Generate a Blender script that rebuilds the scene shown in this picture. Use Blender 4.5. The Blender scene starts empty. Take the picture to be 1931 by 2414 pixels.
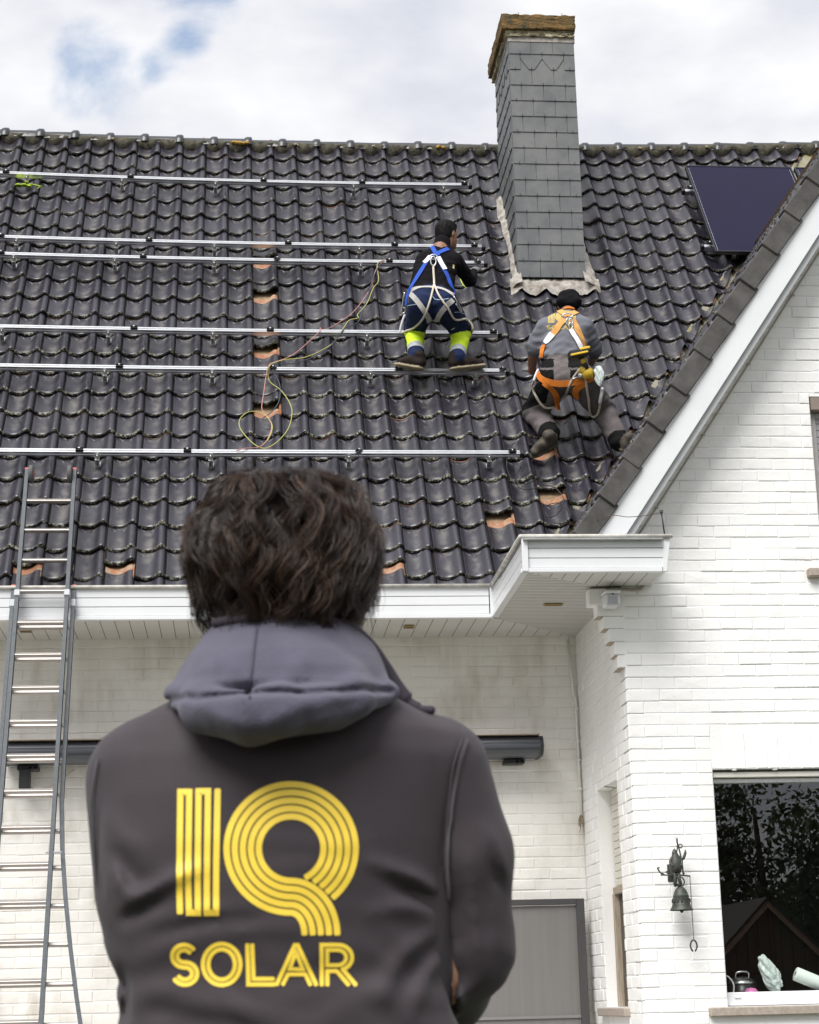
import bpy, bmesh, math, random
import numpy as np
from mathutils import Vector, Matrix
from mathutils.bvhtree import BVHTree

random.seed(7)
RNG = np.random.default_rng(7)
SC = bpy.context.scene
COL = SC.collection

# ------------------------------------------------------------------ camera, sky, sun, exposure
CAM_F = 4390.0 / 1931.0            # focal length over picture width
PITCH, YAW, ROLL = (math.radians(a) for a in (14.72, 5.41, -1.41))
CAM = np.array([0.0, 0.0, 1.15])
_fw = np.array([math.sin(YAW) * math.cos(PITCH), math.cos(YAW) * math.cos(PITCH), math.sin(PITCH)])
_r0 = np.array([math.cos(YAW), -math.sin(YAW), 0.0])
_u0 = np.cross(_r0, _fw)
_rt = math.cos(ROLL) * _r0 + math.sin(ROLL) * _u0
_up = -math.sin(ROLL) * _r0 + math.cos(ROLL) * _u0
cam_d = bpy.data.cameras.new('camera')
cam = bpy.data.objects.new('camera', cam_d)
COL.objects.link(cam)
cam.matrix_world = Matrix(((_rt[0], _up[0], -_fw[0], CAM[0]), (_rt[1], _up[1], -_fw[1], CAM[1]), (_rt[2], _up[2], -_fw[2], CAM[2]), (0, 0, 0, 1)))
cam_d.sensor_fit = 'HORIZONTAL'
cam_d.sensor_width = 24.0
cam_d.lens = 24.0 * CAM_F
cam_d.clip_start = 0.05
cam_d.clip_end = 2000
cam_d.dof.use_dof = True
cam_d.dof.focus_distance = 13.5
cam_d.dof.aperture_fstop = 13.0
SC.camera = cam

SUN_AZ, SUN_EL = math.radians(-150), math.radians(52)      # azimuth measured from +Y towards +X
world = bpy.data.worlds.new('World')
SC.world = world
world.use_nodes = True
def build_sky():
    nt = world.node_tree
    N, L = nt.nodes, nt.links
    N.clear()
    out = N.new('ShaderNodeOutputWorld')
    bg = N.new('ShaderNodeBackground')
    sky = N.new('ShaderNodeTexSky')
    sky.sky_type = 'NISHITA'
    sky.sun_disc = False
    sky.sun_elevation = SUN_EL
    sky.sun_rotation = SUN_AZ
    sky.air_density = 1.3
    sky.dust_density = 0.6
    k = N.new('ShaderNodeVectorMath'); k.operation = 'SCALE'; k.inputs['Scale'].default_value = SKY_STRENGTH
    L.new(sky.outputs[0], k.inputs[0])
    tc = N.new('ShaderNodeTexCoord')
    mp = N.new('ShaderNodeMapping')
    mp.inputs['Scale'].default_value = (3.2, 3.2, 6.5)
    mp.inputs['Location'].default_value = (1.7, 0.4, 2.3)
    L.new(tc.outputs['Generated'], mp.inputs[0])
    n1 = N.new('ShaderNodeTexNoise'); n1.inputs['Scale'].default_value = 1.6; n1.inputs['Detail'].default_value = 9; n1.inputs['Roughness'].default_value = 0.56; n1.inputs['Distortion'].default_value = 0.25
    L.new(mp.outputs[0], n1.inputs['Vector'])
    n2 = N.new('ShaderNodeTexNoise'); n2.inputs['Scale'].default_value = 2.6; n2.inputs['Detail'].default_value = 7; n2.inputs['Roughness'].default_value = 0.5
    L.new(mp.outputs[0], n2.inputs['Vector'])
    # gaps in the cloud deck: a few openings where blue shows through
    total = None
    for d, wid, amp in GAPS:
        dp = N.new('ShaderNodeVectorMath'); dp.operation = 'DOT_PRODUCT'
        L.new(tc.outputs['Generated'], dp.inputs[0])
        dp.inputs[1].default_value = d
        mr = N.new('ShaderNodeMapRange'); mr.interpolation_type = 'SMOOTHSTEP'
        mr.inputs['From Min'].default_value = math.cos(wid); mr.inputs['From Max'].default_value = 1.0
        mr.inputs['To Min'].default_value = 0; mr.inputs['To Max'].default_value = amp
        L.new(dp.outputs['Value'], mr.inputs['Value'])
        if total is None: total = mr.outputs[0]
        else:
            ad = N.new('ShaderNodeMath'); ad.operation = 'ADD'
            L.new(total, ad.inputs[0]); L.new(mr.outputs[0], ad.inputs[1]); total = ad.outputs[0]
    ct = N.new('ShaderNodeMath'); ct.operation = 'MULTIPLY_ADD'; ct.inputs[1].default_value = 3.0; ct.inputs[2].default_value = -0.85
    L.new(n1.outputs[0], ct.inputs[0])
    sub = N.new('ShaderNodeMath'); sub.operation = 'SUBTRACT'
    L.new(ct.outputs[0], sub.inputs[0]); L.new(total, sub.inputs[1])
    ramp = N.new('ShaderNodeMapRange'); ramp.interpolation_type = 'SMOOTHSTEP'
    ramp.inputs['From Min'].default_value = -0.22; ramp.inputs['From Max'].default_value = 0.34
    L.new(sub.outputs[0], ramp.inputs['Value'])
    cr = N.new('ShaderNodeValToRGB')
    e = cr.color_ramp.elements
    e[0].position = 0.36; e[0].color = (0.74 * CLOUD, 0.765 * CLOUD, 0.84 * CLOUD, 1)
    e[1].position = 0.60; e[1].color = (1.0 * CLOUD, 1.0 * CLOUD, 1.02 * CLOUD, 1)
    L.new(n2.outputs[0], cr.inputs[0])
    mix = N.new('ShaderNodeMix'); mix.data_type = 'RGBA'
    L.new(ramp.outputs[0], mix.inputs['Factor'])
    L.new(k.outputs[0], mix.inputs[6]); L.new(cr.outputs[0], mix.inputs[7])
    L.new(mix.outputs[2], bg.inputs['Color'])
    bg.inputs['Strength'].default_value = 1.0
    L.new(bg.outputs[0], out.inputs[0])

def photo_dir(x, y):
    """direction in space seen at a point of the photograph (1931 x 2414)"""
    d = _fw + _rt * (x - 965.5) / 4390.0 - _up * (y - 1207.0) / 4390.0
    return d / np.linalg.norm(d)

SKY_STRENGTH = 0.06
CLOUD = 0.33
GAPS = [(tuple(photo_dir(225, 190)), 0.040, 0.46), (tuple(photo_dir(430, 152)), 0.026, 0.50), (tuple(photo_dir(480, 0)), 0.035, 0.38), (tuple(photo_dir(1010, 25)), 0.026, 0.40), (tuple(photo_dir(120, 70)), 0.05, 0.16)]
build_sky()

sun_d = bpy.data.lights.new('sun', 'SUN')
sun_d.energy = 1.45
sun_d.angle = math.radians(36)
sun_d.color = (1.0, 0.98, 0.945)
sun = bpy.data.objects.new('sun', sun_d)
COL.objects.link(sun)
_sd = Vector((math.sin(SUN_AZ) * math.cos(SUN_EL), math.cos(SUN_AZ) * math.cos(SUN_EL), math.sin(SUN_EL)))
sun.rotation_euler = _sd.to_track_quat('Z', 'Y').to_euler()
sun.location = (-6, -10, 18)

SC.view_settings.view_transform = 'Standard'
SC.view_settings.look = 'None'
SC.view_settings.gamma = 1.0
SC.view_settings.use_curve_mapping = False
SC.view_settings.exposure = 1.6

# ------------------------------------------------------------------ materials
MATS = {}
def srgb(r, g, b):
    f = lambda c: (c / 255 / 12.92) if c / 255 <= 0.04045 else ((c / 255 + 0.055) / 1.055) ** 2.4
    return (f(r), f(g), f(b))

def mat(name, color, rough=0.6, metal=0.0, var=0.0, vscale=8.0, bump=0.0, bscale=60.0, spec=0.5, col2=None, stretch=(1, 1, 1), sheen=0.0):
    if name in MATS: return MATS[name]
    m = bpy.data.materials.new(name); m.use_nodes = True
    nt = m.node_tree; N, L = nt.nodes, nt.links
    b = N['Principled BSDF']
    b.inputs['Roughness'].default_value = rough
    b.inputs['Metallic'].default_value = metal
    b.inputs['Specular IOR Level'].default_value = spec
    if sheen:
        b.inputs['Sheen Weight'].default_value = sheen
        b.inputs['Sheen Roughness'].default_value = 0.6
    b.inputs['Base Color'].default_value = (*color, 1)
    geo = N.new('ShaderNodeNewGeometry')
    mp = N.new('ShaderNodeMapping'); mp.inputs['Scale'].default_value = stretch
    L.new(geo.outputs['Position'], mp.inputs[0])
    if var > 0 or col2 is not None:
        n = N.new('ShaderNodeTexNoise'); n.inputs['Scale'].default_value = vscale; n.inputs['Detail'].default_value = 6; n.inputs['Roughness'].default_value = 0.6
        L.new(mp.outputs[0], n.inputs['Vector'])
        r = N.new('ShaderNodeMapRange'); r.inputs['From Min'].default_value = 0.32; r.inputs['From Max'].default_value = 0.68
        L.new(n.outputs[0], r.inputs['Value'])
        mx = N.new('ShaderNodeMix'); mx.data_type = 'RGBA'
        L.new(r.outputs[0], mx.inputs['Factor'])
        c2 = col2 if col2 is not None else tuple(c * (1 + var) for c in color)
        c1 = color if col2 is not None else tuple(c * (1 - var) for c in color)
        mx.inputs[6].default_value = (*c1, 1); mx.inputs[7].default_value = (*c2, 1)
        L.new(mx.outputs[2], b.inputs['Base Color'])
    if bump > 0:
        n = N.new('ShaderNodeTexNoise'); n.inputs['Scale'].default_value = bscale; n.inputs['Detail'].default_value = 5
        L.new(mp.outputs[0], n.inputs['Vector'])
        bp = N.new('ShaderNodeBump'); bp.inputs['Strength'].default_value = 0.6; bp.inputs['Distance'].default_value = bump
        L.new(n.outputs[0], bp.inputs['Height']); L.new(bp.outputs[0], b.inputs['Normal'])
    MATS[name] = m
    return m

def math_node(N, L, op, a, b=None, clamp=False):
    n = N.new('ShaderNodeMath'); n.operation = op; n.use_clamp = clamp
    for i, v in enumerate((a, b)):
        if v is None: continue
        if isinstance(v, (int, float)): n.inputs[i].default_value = v
        else: L.new(v, n.inputs[i])
    return n.outputs[0]

def tile_material(name, glaze, dust, lich=1.0, bare_side=False):
    """dark glazed pantile: dusty trough, lichen on the lower lip, bare terracotta where the next course covered it"""
    m = bpy.data.materials.new(name); m.use_nodes = True
    nt = m.node_tree; N, L = nt.nodes, nt.links
    b = N['Principled BSDF']
    uv = N.new('ShaderNodeUVMap'); uv.uv_map = 'uv'
    sp = N.new('ShaderNodeSeparateXYZ'); L.new(uv.outputs[0], sp.inputs[0])
    u, v = sp.outputs[0], sp.outputs[1]
    geo = N.new('ShaderNodeNewGeometry')
    def noise(scale, detail=5, rough=0.6):
        n = N.new('ShaderNodeTexNoise'); n.inputs['Scale'].default_value = scale; n.inputs['Detail'].default_value = detail; n.inputs['Roughness'].default_value = rough
        L.new(geo.outputs['Position'], n.inputs['Vector']); return n.outputs[0]
    def mixc(f, a, bcol):
        mx = N.new('ShaderNodeMix'); mx.data_type = 'RGBA'
        if isinstance(f, (int, float)): mx.inputs['Factor'].default_value = f
        else: L.new(f, mx.inputs['Factor'])
        for s, c in ((6, a), (7, bcol)):
            if isinstance(c, tuple): mx.inputs[s].default_value = (*c, 1)
            else: L.new(c, mx.inputs[s])
        return mx.outputs[2]
    def mr(x, a, c, lo=0.0, hi=1.0):
        r = N.new('ShaderNodeMapRange'); r.interpolation_type = 'SMOOTHSTEP'
        r.inputs['From Min'].default_value = a; r.inputs['From Max'].default_value = c
        r.inputs['To Min'].default_value = lo; r.inputs['To Max'].default_value = hi
        L.new(x, r.inputs['Value']); return r.outputs[0]
    big = noise(1.3, 3); mid = noise(6.0, 4); fine = noise(55.0, 6, 0.7)
    tone = mr(math_node(N, L, 'ADD', math_node(N, L, 'MULTIPLY', big, 0.5), math_node(N, L, 'MULTIPLY', mid, 0.5)), 0.38, 0.62)
    col = mixc(tone, tuple(c * 0.78 for c in glaze), tuple(c * 1.25 for c in glaze))
    # dust lying in the trough
    tr = math_node(N, L, 'MULTIPLY', mr(math_node(N, L, 'ABSOLUTE', math_node(N, L, 'SUBTRACT', u, 0.40)), 0.05, 0.30, 1.0, 0.0), mr(noise(9.0, 5), 0.40, 0.72))
    scuff = math_node(N, L, 'MULTIPLY', mr(noise(3.4, 3), 0.60, 0.74), mr(noise(38.0, 6, 0.75), 0.45, 0.62))
    dusty = math_node(N, L, 'MAXIMUM', math_node(N, L, 'MULTIPLY', tr, 0.46), math_node(N, L, 'MULTIPLY', scuff, 0.22))
    col = mixc(dusty, col, dust)
    # pale and green-black crust along the lower lip
    lip = mr(v, 0.004, 0.075, 1.0, 0.0)
    crust = math_node(N, L, 'MULTIPLY', lip, mr(noise(17.0, 6, 0.75), 0.47, 0.55))
    crust = math_node(N, L, 'MULTIPLY', crust, mr(noise(1.1, 2), 0.34, 0.60, 0.25 * lich, 1.0 * lich))
    pz = N.new('ShaderNodeSeparateXYZ'); L.new(geo.outputs['Position'], pz.inputs[0])
    crust = math_node(N, L, 'MULTIPLY', crust, mr(pz.outputs[2], 5.2, 8.0, 1.0, 0.40))
    lc = mixc(mr(noise(70.0, 3), 0.42, 0.58), (0.055, 0.050, 0.032), (0.42, 0.40, 0.32))
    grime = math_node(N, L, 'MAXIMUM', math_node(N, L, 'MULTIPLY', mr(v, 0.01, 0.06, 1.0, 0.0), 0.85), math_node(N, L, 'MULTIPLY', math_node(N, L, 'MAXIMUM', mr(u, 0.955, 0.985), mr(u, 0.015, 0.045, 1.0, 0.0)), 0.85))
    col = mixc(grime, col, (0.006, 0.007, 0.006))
    col = mixc(crust, col, lc)
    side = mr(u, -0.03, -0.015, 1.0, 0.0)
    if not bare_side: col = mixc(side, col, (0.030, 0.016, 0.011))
    terra = math_node(N, L, 'MAXIMUM', mr(v, 0.775, 0.80), side) if bare_side else mr(v, 0.775, 0.80)
    tcol = mixc(mr(noise(20.0, 5), 0.42, 0.62), (0.30, 0.115, 0.05), (0.33, 0.22, 0.14))
    col = mixc(terra, col, tcol)
    L.new(col, b.inputs['Base Color'])
    ro = math_node(N, L, 'ADD', mr(fine, 0.35, 0.65, 0.27, 0.40), math_node(N, L, 'MULTIPLY', dusty, 0.35))
    ro = math_node(N, L, 'MAXIMUM', ro, math_node(N, L, 'MULTIPLY', math_node(N, L, 'MAXIMUM', crust, terra), 0.85))
    ro = math_node(N, L, 'MAXIMUM', ro, math_node(N, L, 'MULTIPLY', grime, 0.95))
    L.new(ro, b.inputs['Roughness'])
    L.new(mr(grime, 0.1, 0.8, 0.95, 0.15), b.inputs['Specular IOR Level'])
    b.inputs['Specular IOR Level'].default_value = 0.75
    bp = N.new('ShaderNodeBump'); bp.inputs['Strength'].default_value = 0.5; bp.inputs['Distance'].default_value = 0.004
    hh = math_node(N, L, 'ADD', math_node(N, L, 'MULTIPLY', noise(14.0, 4), 0.5), math_node(N, L, 'MULTIPLY', crust, math_node(N, L, 'MULTIPLY', noise(120.0, 3), 1.8)))
    L.new(hh, bp.inputs['Height']); L.new(bp.outputs[0], b.inputs['Normal'])
    MATS[name] = m
    return m

TILE = tile_material('glazed pantile', (0.0140, 0.0120, 0.0215), (0.15, 0.135, 0.115))
TILE_BARE = tile_material('glazed pantile with bare side', (0.0140, 0.0120, 0.0215), (0.15, 0.135, 0.115), 1.0, True)

def paint_material(name, base, dirt, amt):
    """white masonry paint over brick: slight yellowing, thin grey streaks, brush relief"""
    m = bpy.data.materials.new(name); m.use_nodes = True
    nt = m.node_tree; N, L = nt.nodes, nt.links
    b = N['Principled BSDF']; b.inputs['Roughness'].default_value = 0.72
    geo = N.new('ShaderNodeNewGeometry')
    def noise(scale, detail, st=(1, 1, 1)):
        mp = N.new('ShaderNodeMapping'); mp.inputs['Scale'].default_value = st
        L.new(geo.outputs['Position'], mp.inputs[0])
        n = N.new('ShaderNodeTexNoise'); n.inputs['Scale'].default_value = scale; n.inputs['Detail'].default_value = detail
        L.new(mp.outputs[0], n.inputs['Vector']); return n.outputs[0]
    def mr(x, a, c, lo=0.0, hi=1.0):
        r = N.new('ShaderNodeMapRange'); r.inputs['From Min'].default_value = a; r.inputs['From Max'].default_value = c
        r.inputs['To Min'].default_value = lo; r.inputs['To Max'].default_value = hi
        L.new(x, r.inputs['Value']); return r.outputs[0]
    f = math_node(N, L, 'MULTIPLY', mr(noise(2.2, 6), 0.42, 0.72), mr(noise(9.0, 5, (1, 1, 0.25)), 0.35, 0.65))
    mx = N.new('ShaderNodeMix'); mx.data_type = 'RGBA'
    L.new(math_node(N, L, 'MULTIPLY', f, amt), mx.inputs['Factor'])
    mx.inputs[6].default_value = (*base, 1); mx.inputs[7].default_value = (*dirt, 1)
    L.new(mx.outputs[2], b.inputs['Base Color'])
    bp = N.new('ShaderNodeBump'); bp.inputs['Strength'].default_value = 0.5; bp.inputs['Distance'].default_value = 0.004
    L.new(math_node(N, L, 'ADD', noise(38.0, 5), math_node(N, L, 'MULTIPLY', noise(9.0, 3), 1.2)), bp.inputs['Height'])
    L.new(bp.outputs[0], b.inputs['Normal'])
    MATS[name] = m
    return m

PAINT = paint_material('white masonry paint', (0.85, 0.845, 0.83), (0.56, 0.53, 0.47), 0.28)
PAINT_OLD = paint_material('weathered white masonry paint', (0.80, 0.78, 0.74), (0.40, 0.35, 0.27), 0.70)
PVC = mat('white pvc', (0.70, 0.71, 0.725), 0.35, var=0.03, vscale=3)
PVC_SOFFIT = mat('cream pvc soffit', (0.60, 0.59, 0.565), 0.5, var=0.03, vscale=3)
LINE = mat('grey seam', (0.14, 0.14, 0.14), 0.7)
ZINC = mat('weathered zinc', (0.40, 0.41, 0.41), 0.55, 0.3, col2=(0.22, 0.23, 0.22), vscale=9)
GUTTER_LIP = mat('grey gutter lip', (0.60, 0.59, 0.56), 0.55, col2=(0.36, 0.33, 0.28), vscale=14)
ALU = mat('mill aluminium', (0.80, 0.81, 0.82), 0.30, 1.0, var=0.05, vscale=20)
STEEL = mat('stainless steel', (0.62, 0.62, 0.62), 0.32, 1.0)
BLACKP = mat('black plastic', (0.015, 0.015, 0.016), 0.45)
ANTHRA = mat('anthracite aluminium', (0.075, 0.080, 0.095), 0.42, 0.0)
SLATE = mat('grey fibre slate', (0.088, 0.094, 0.100), 0.6, col2=(0.150, 0.152, 0.150), vscale=5, bump=0.0015, bscale=90)
SLATE_SIDE = SLATE
MOSSY = mat('mossy concrete', (0.060, 0.050, 0.028), 0.95, col2=(0.22, 0.125, 0.035), vscale=14, bump=0.03, bscale=80)
CRUMBLE = mat('crumbling mortar', (0.30, 0.25, 0.14), 0.95, col2=(0.50, 0.45, 0.33), vscale=26, bump=0.02, bscale=60)
MORTAR_DARK = mat('dark ridge mortar', (0.028, 0.024, 0.018), 0.95, col2=(0.11, 0.10, 0.07), vscale=22, bump=0.015, bscale=60)
LICHEN = mat('yellow lichen', (0.55, 0.30, 0.03), 0.95, col2=(0.40, 0.26, 0.06), vscale=40)
LEAD = mat('pale oxidised lead', (0.44, 0.42, 0.385), 0.75, col2=(0.16, 0.13, 0.10), vscale=15, bump=0.012, bscale=30)
VERGE = mat('concrete verge tile', (0.040, 0.036, 0.034), 0.75, col2=(0.085, 0.080, 0.075), vscale=9, bump=0.002, bscale=120)
RIDGE = mat('ridge tile glaze', (0.030, 0.033, 0.038), 0.32, var=0.2, vscale=6)
DECK = mat('brown underlay board', (0.20, 0.13, 0.07), 0.9, col2=(0.33, 0.23, 0.14), vscale=22)
STONE = mat('bluestone sill', (0.30, 0.25, 0.21), 0.85, col2=(0.40, 0.35, 0.30), vscale=40)
WOOD_OLD = mat('weathered wood', (0.28, 0.22, 0.16), 0.85, col2=(0.42, 0.36, 0.28), vscale=12, stretch=(6, 6, 0.6))
BRONZE = mat('patinated bronze', (0.050, 0.046, 0.038), 0.55, 0.5, col2=(0.075, 0.090, 0.078), vscale=30)

# ------------------------------------------------------------------ objects, parts, hierarchy
WORLD_M = {}
def _link(o, parent, M):
    COL.objects.link(o)
    if parent is not None:
        o.parent = parent
        o.matrix_parent_inverse = WORLD_M[parent.name].inverted()
    o.matrix_basis = M
    WORLD_M[o.name] = M.copy()
    return o

def thing(name, label, cat, loc=(0, 0, 0), group=None):
    o = bpy.data.objects.new(name, None)
    o.empty_display_size = 0.1
    _link(o, None, Matrix.Translation(Vector(loc)))
    o['label'] = label; o['category'] = cat
    if group: o['group'] = group
    return o

def tag(o, label=None, cat=None, group=None, kind=None):
    for k, v in (('label', label), ('category', cat), ('group', group), ('kind', kind)):
        if v: o[k] = v
    return o

def place(name, me, parent=None, M=None):
    return _link(bpy.data.objects.new(name, me), parent, M if M is not None else Matrix.Identity(4))

class MB:
    """collects shapes and links them as one mesh object"""
    def __init__(s): s.v = []; s.f = []; s.m = []; s.uv = []; s.sm = []; s.mats = []; s.col = None
    def mi(s, m):
        if m not in s.mats: s.mats.append(m)
        return s.mats.index(m)
    def add(s, verts, faces, m, smooth=False, uv=None):
        b = len(s.v); i = s.mi(m)
        s.v.extend([tuple(map(float, p)) for p in verts])
        for f in faces:
            s.f.append(tuple(b + k for k in f)); s.m.append(i); s.sm.append(smooth)
        s.uv.extend(uv if uv is not None else [(0.5, 0.4)] * len(verts))
        return s
    def box(s, c, d, m, R=None, bev=0.0):
        c = np.array(c, float); h = np.array(d, float) / 2
        if bev <= 0:
            P = np.array([[x, y, z] for x in (-1, 1) for y in (-1, 1) for z in (-1, 1)]) * h
            F = [(0, 1, 3, 2), (4, 6, 7, 5), (0, 4, 5, 1), (2, 3, 7, 6), (0, 2, 6, 4), (1, 5, 7, 3)]
        else:
            P = []; F = []
            for ax in range(3):
                for sg in (-1, 1):
                    o = [k for k in range(3) if k != ax]
                    q = []
                    for a, b in ((-1, -1), (1, -1), (1, 1), (-1, 1)):
                        p = np.zeros(3); p[ax] = sg * h[ax]; p[o[0]] = a * (h[o[0]] - bev); p[o[1]] = b * (h[o[1]] - bev)
                        q.append(len(P)); P.append(p)
                    # outward orientation
                    n = np.cross(P[q[1]] - P[q[0]], P[q[2]] - P[q[0]])
                    F.append(tuple(q if n[ax] * sg > 0 else q[::-1]))
            P = np.array(P)
            bmx = bmesh.new()
            for p in P: bmx.verts.new(p)
            bmx.verts.ensure_lookup_table()
            ch = bmesh.ops.convex_hull(bmx, input=bmx.verts[:])
            bmx.verts.index_update()
            P = np.array([v.co[:] for v in bmx.verts]); F = [tuple(v.index for v in f.verts) for f in bmx.faces]
            bmx.free()
        if R is not None: P = P @ np.array(R, float).T
        return s.add(P + c, F, m)
    def tube(s, pts, r, m, n=8, caps=True, smooth=True):
        P = [np.array(p, float) for p in pts]; k = len(P)
        rr = r if hasattr(r, '__len__') else [r] * k
        V = []; F = []
        up = None
        for i in range(k):
            t = P[min(i + 1, k - 1)] - P[max(i - 1, 0)]; t = t / (np.linalg.norm(t) + 1e-12)
            if up is None:
                a = np.array([0, 0, 1.0]) if abs(t[2]) < 0.9 else np.array([1.0, 0, 0])
                up = np.cross(t, a)
            up = up - t * (up @ t); up /= (np.linalg.norm(up) + 1e-12)
            w = np.cross(t, up)
            for j in range(n):
                a = 2 * math.pi * j / n
                V.append(P[i] + rr[i] * (math.cos(a) * up + math.sin(a) * w))
        for i in range(k - 1):
            for j in range(n):
                a, b2 = i * n + j, i * n + (j + 1) % n
                F.append((a, b2, b2 + n, a + n))
        if caps:
            F.append(tuple(range(n - 1, -1, -1))); F.append(tuple((k - 1) * n + j for j in range(n)))
        return s.add(V, F, m, smooth)
    def prism(s, poly, a, b, m, axis=1):
        """polygon (2-D, in the two other axes in order) extruded along an axis from a to b"""
        n = len(poly); V = []
        for t in (a, b):
            for p in poly:
                q = [p[0], p[1]]; q.insert(axis, t); V.append(q)
        F = [tuple(range(n)), tuple(range(2 * n - 1, n - 1, -1))] + [(i, i + n, (i + 1) % n + n, (i + 1) % n) for i in range(n)]
        return s.add(V, F, m)
    def lathe(s, prof, c, m, n=24, axis=2):
        V = []; F = []
        for r, h in prof:
            for j in range(n):
                a = 2 * math.pi * j / n
                p = [r * math.cos(a), r * math.sin(a)]; p.insert(axis, h); V.append(np.array(p) + np.array(c))
        for i in range(len(prof) - 1):
            for j in range(n):
                a, b2 = i * n + j, i * n + (j + 1) % n
                F.append((a, b2, b2 + n, a + n))
        return s.add(V, F, m, True)
    def ribbon(s, pts, nrm, w, m, th=0.004):
        """flat strap along points, lying with the given normals"""
        P = [np.array(p, float) for p in pts]; k = len(P); V = []; F = []
        for i in range(k):
            t = P[min(i + 1, k - 1)] - P[max(i - 1, 0)]; t /= np.linalg.norm(t) + 1e-12
            nn = np.array(nrm[i], float); nn = nn - t * (nn @ t); nn /= np.linalg.norm(nn) + 1e-12
            sd = np.cross(t, nn)
            for a, b2 in ((-1, 0), (1, 0), (1, 1), (-1, 1)): V.append(P[i] + sd * w / 2 * a + nn * th * b2)
        for i in range(k - 1):
            for j in range(4):
                a, b2 = i * 4 + j, i * 4 + (j + 1) % 4
                F.append((a, b2, b2 + 4, a + 4))
        F += [(0, 1, 2, 3), tuple((k - 1) * 4 + j for j in (3, 2, 1, 0))]
        return s.add(V, F, m, False)
    def mesh(s, name, fix=True):
        me = bpy.data.meshes.new(name)
        me.from_pydata(s.v, [], s.f)
        for m in s.mats: me.materials.append(m)
        me.polygons.foreach_set('material_index', s.m)
        me.polygons.foreach_set('use_smooth', s.sm)
        uvl = me.uv_layers.new(name='uv')
        li = np.zeros(len(me.loops), int); me.loops.foreach_get('vertex_index', li)
        uvl.data.foreach_set('uv', np.array(s.uv, float)[li].ravel())
        if fix:
            bm = bmesh.new(); bm.from_mesh(me)
            bmesh.ops.recalc_face_normals(bm, faces=bm.faces[:])
            bm.to_mesh(me); bm.free()
        me.update()
        return me
    def build(s, name, parent=None, M=None, fix=True):
        return place(name, s.mesh(name, fix), parent, M)

def catmull(pts, per=6):
    P = [np.array(p, float) for p in pts]
    P = [2 * P[0] - P[1]] + P + [2 * P[-1] - P[-2]]
    out = []
    for i in range(1, len(P) - 2):
        for k in range(per):
            t = k / per
            a, b, c, d = P[i - 1], P[i], P[i + 1], P[i + 2]
            out.append(0.5 * (2 * b + (c - a) * t + (2 * a - 5 * b + 4 * c - d) * t * t + (3 * b - a - 3 * c + d) * t ** 3))
    out.append(P[-2])
    return out

def rotm(ax, ang): return np.array(Matrix.Rotation(ang, 3, ax))

# ------------------------------------------------------------------ ground
def flat(name, x0, x1, y0, y1, z, m, label=None, kind='structure'):
    b = MB(); b.add([(x0, y0, z), (x1, y0, z), (x1, y1, z), (x0, y1, z)], [(0, 1, 2, 3)], m)
    return tag(b.build(name), label, None, None, kind)
GRASS = mat('lawn', (0.045, 0.055, 0.028), 0.95, col2=(0.080, 0.085, 0.050), vscale=3, bump=0.03, bscale=60)
PAVE = mat('grey paving', (0.40, 0.38, 0.35), 0.9, col2=(0.48, 0.46, 0.43), vscale=4, bump=0.004)
flat('lawn', -400, 400, -400, 400, 0.0, GRASS, 'mown lawn around the house')
flat('terrace', -7, 2.45, 8.2, 13.55, 0.02, PAVE, 'grey paved terrace along the white wall')

# ------------------------------------------------------------------ house
SL = math.radians(55.4)
CS, SS = math.cos(SL), math.sin(SL)
def RF(x, v, h=0.0):
    """point on the large roof slope: x along the eave, v up the slope, h off the slope (with the slight sag of the old rafters)"""
    h = h + 0.058 * ((x - 1.3) / 3.4) ** 2 * max(v, 0) / 5.9
    return np.array([x, 13.0 + v * CS - h * SS, 4.103 + v * SS + h * CS])
RX, RU, RN = np.array([1.0, 0, 0]), np.array([0, CS, SS]), np.array([0, -SS, CS])
YW, YF, XS = 13.6, 11.86, 2.515            # back wall, gable wall, return wall
ZS = 3.765                                  # soffit level
house = thing('house', 'white painted brick house with a dark pantile roof and a gabled wing', 'house', (2.5, 13, 0))

def frame(o, ax, ay, az):
    return Matrix(((ax[0], ay[0], az[0], o[0]), (ax[1], ay[1], az[1], o[1]), (ax[2], ay[2], az[2], o[2]), (0, 0, 0, 1)))

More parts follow.
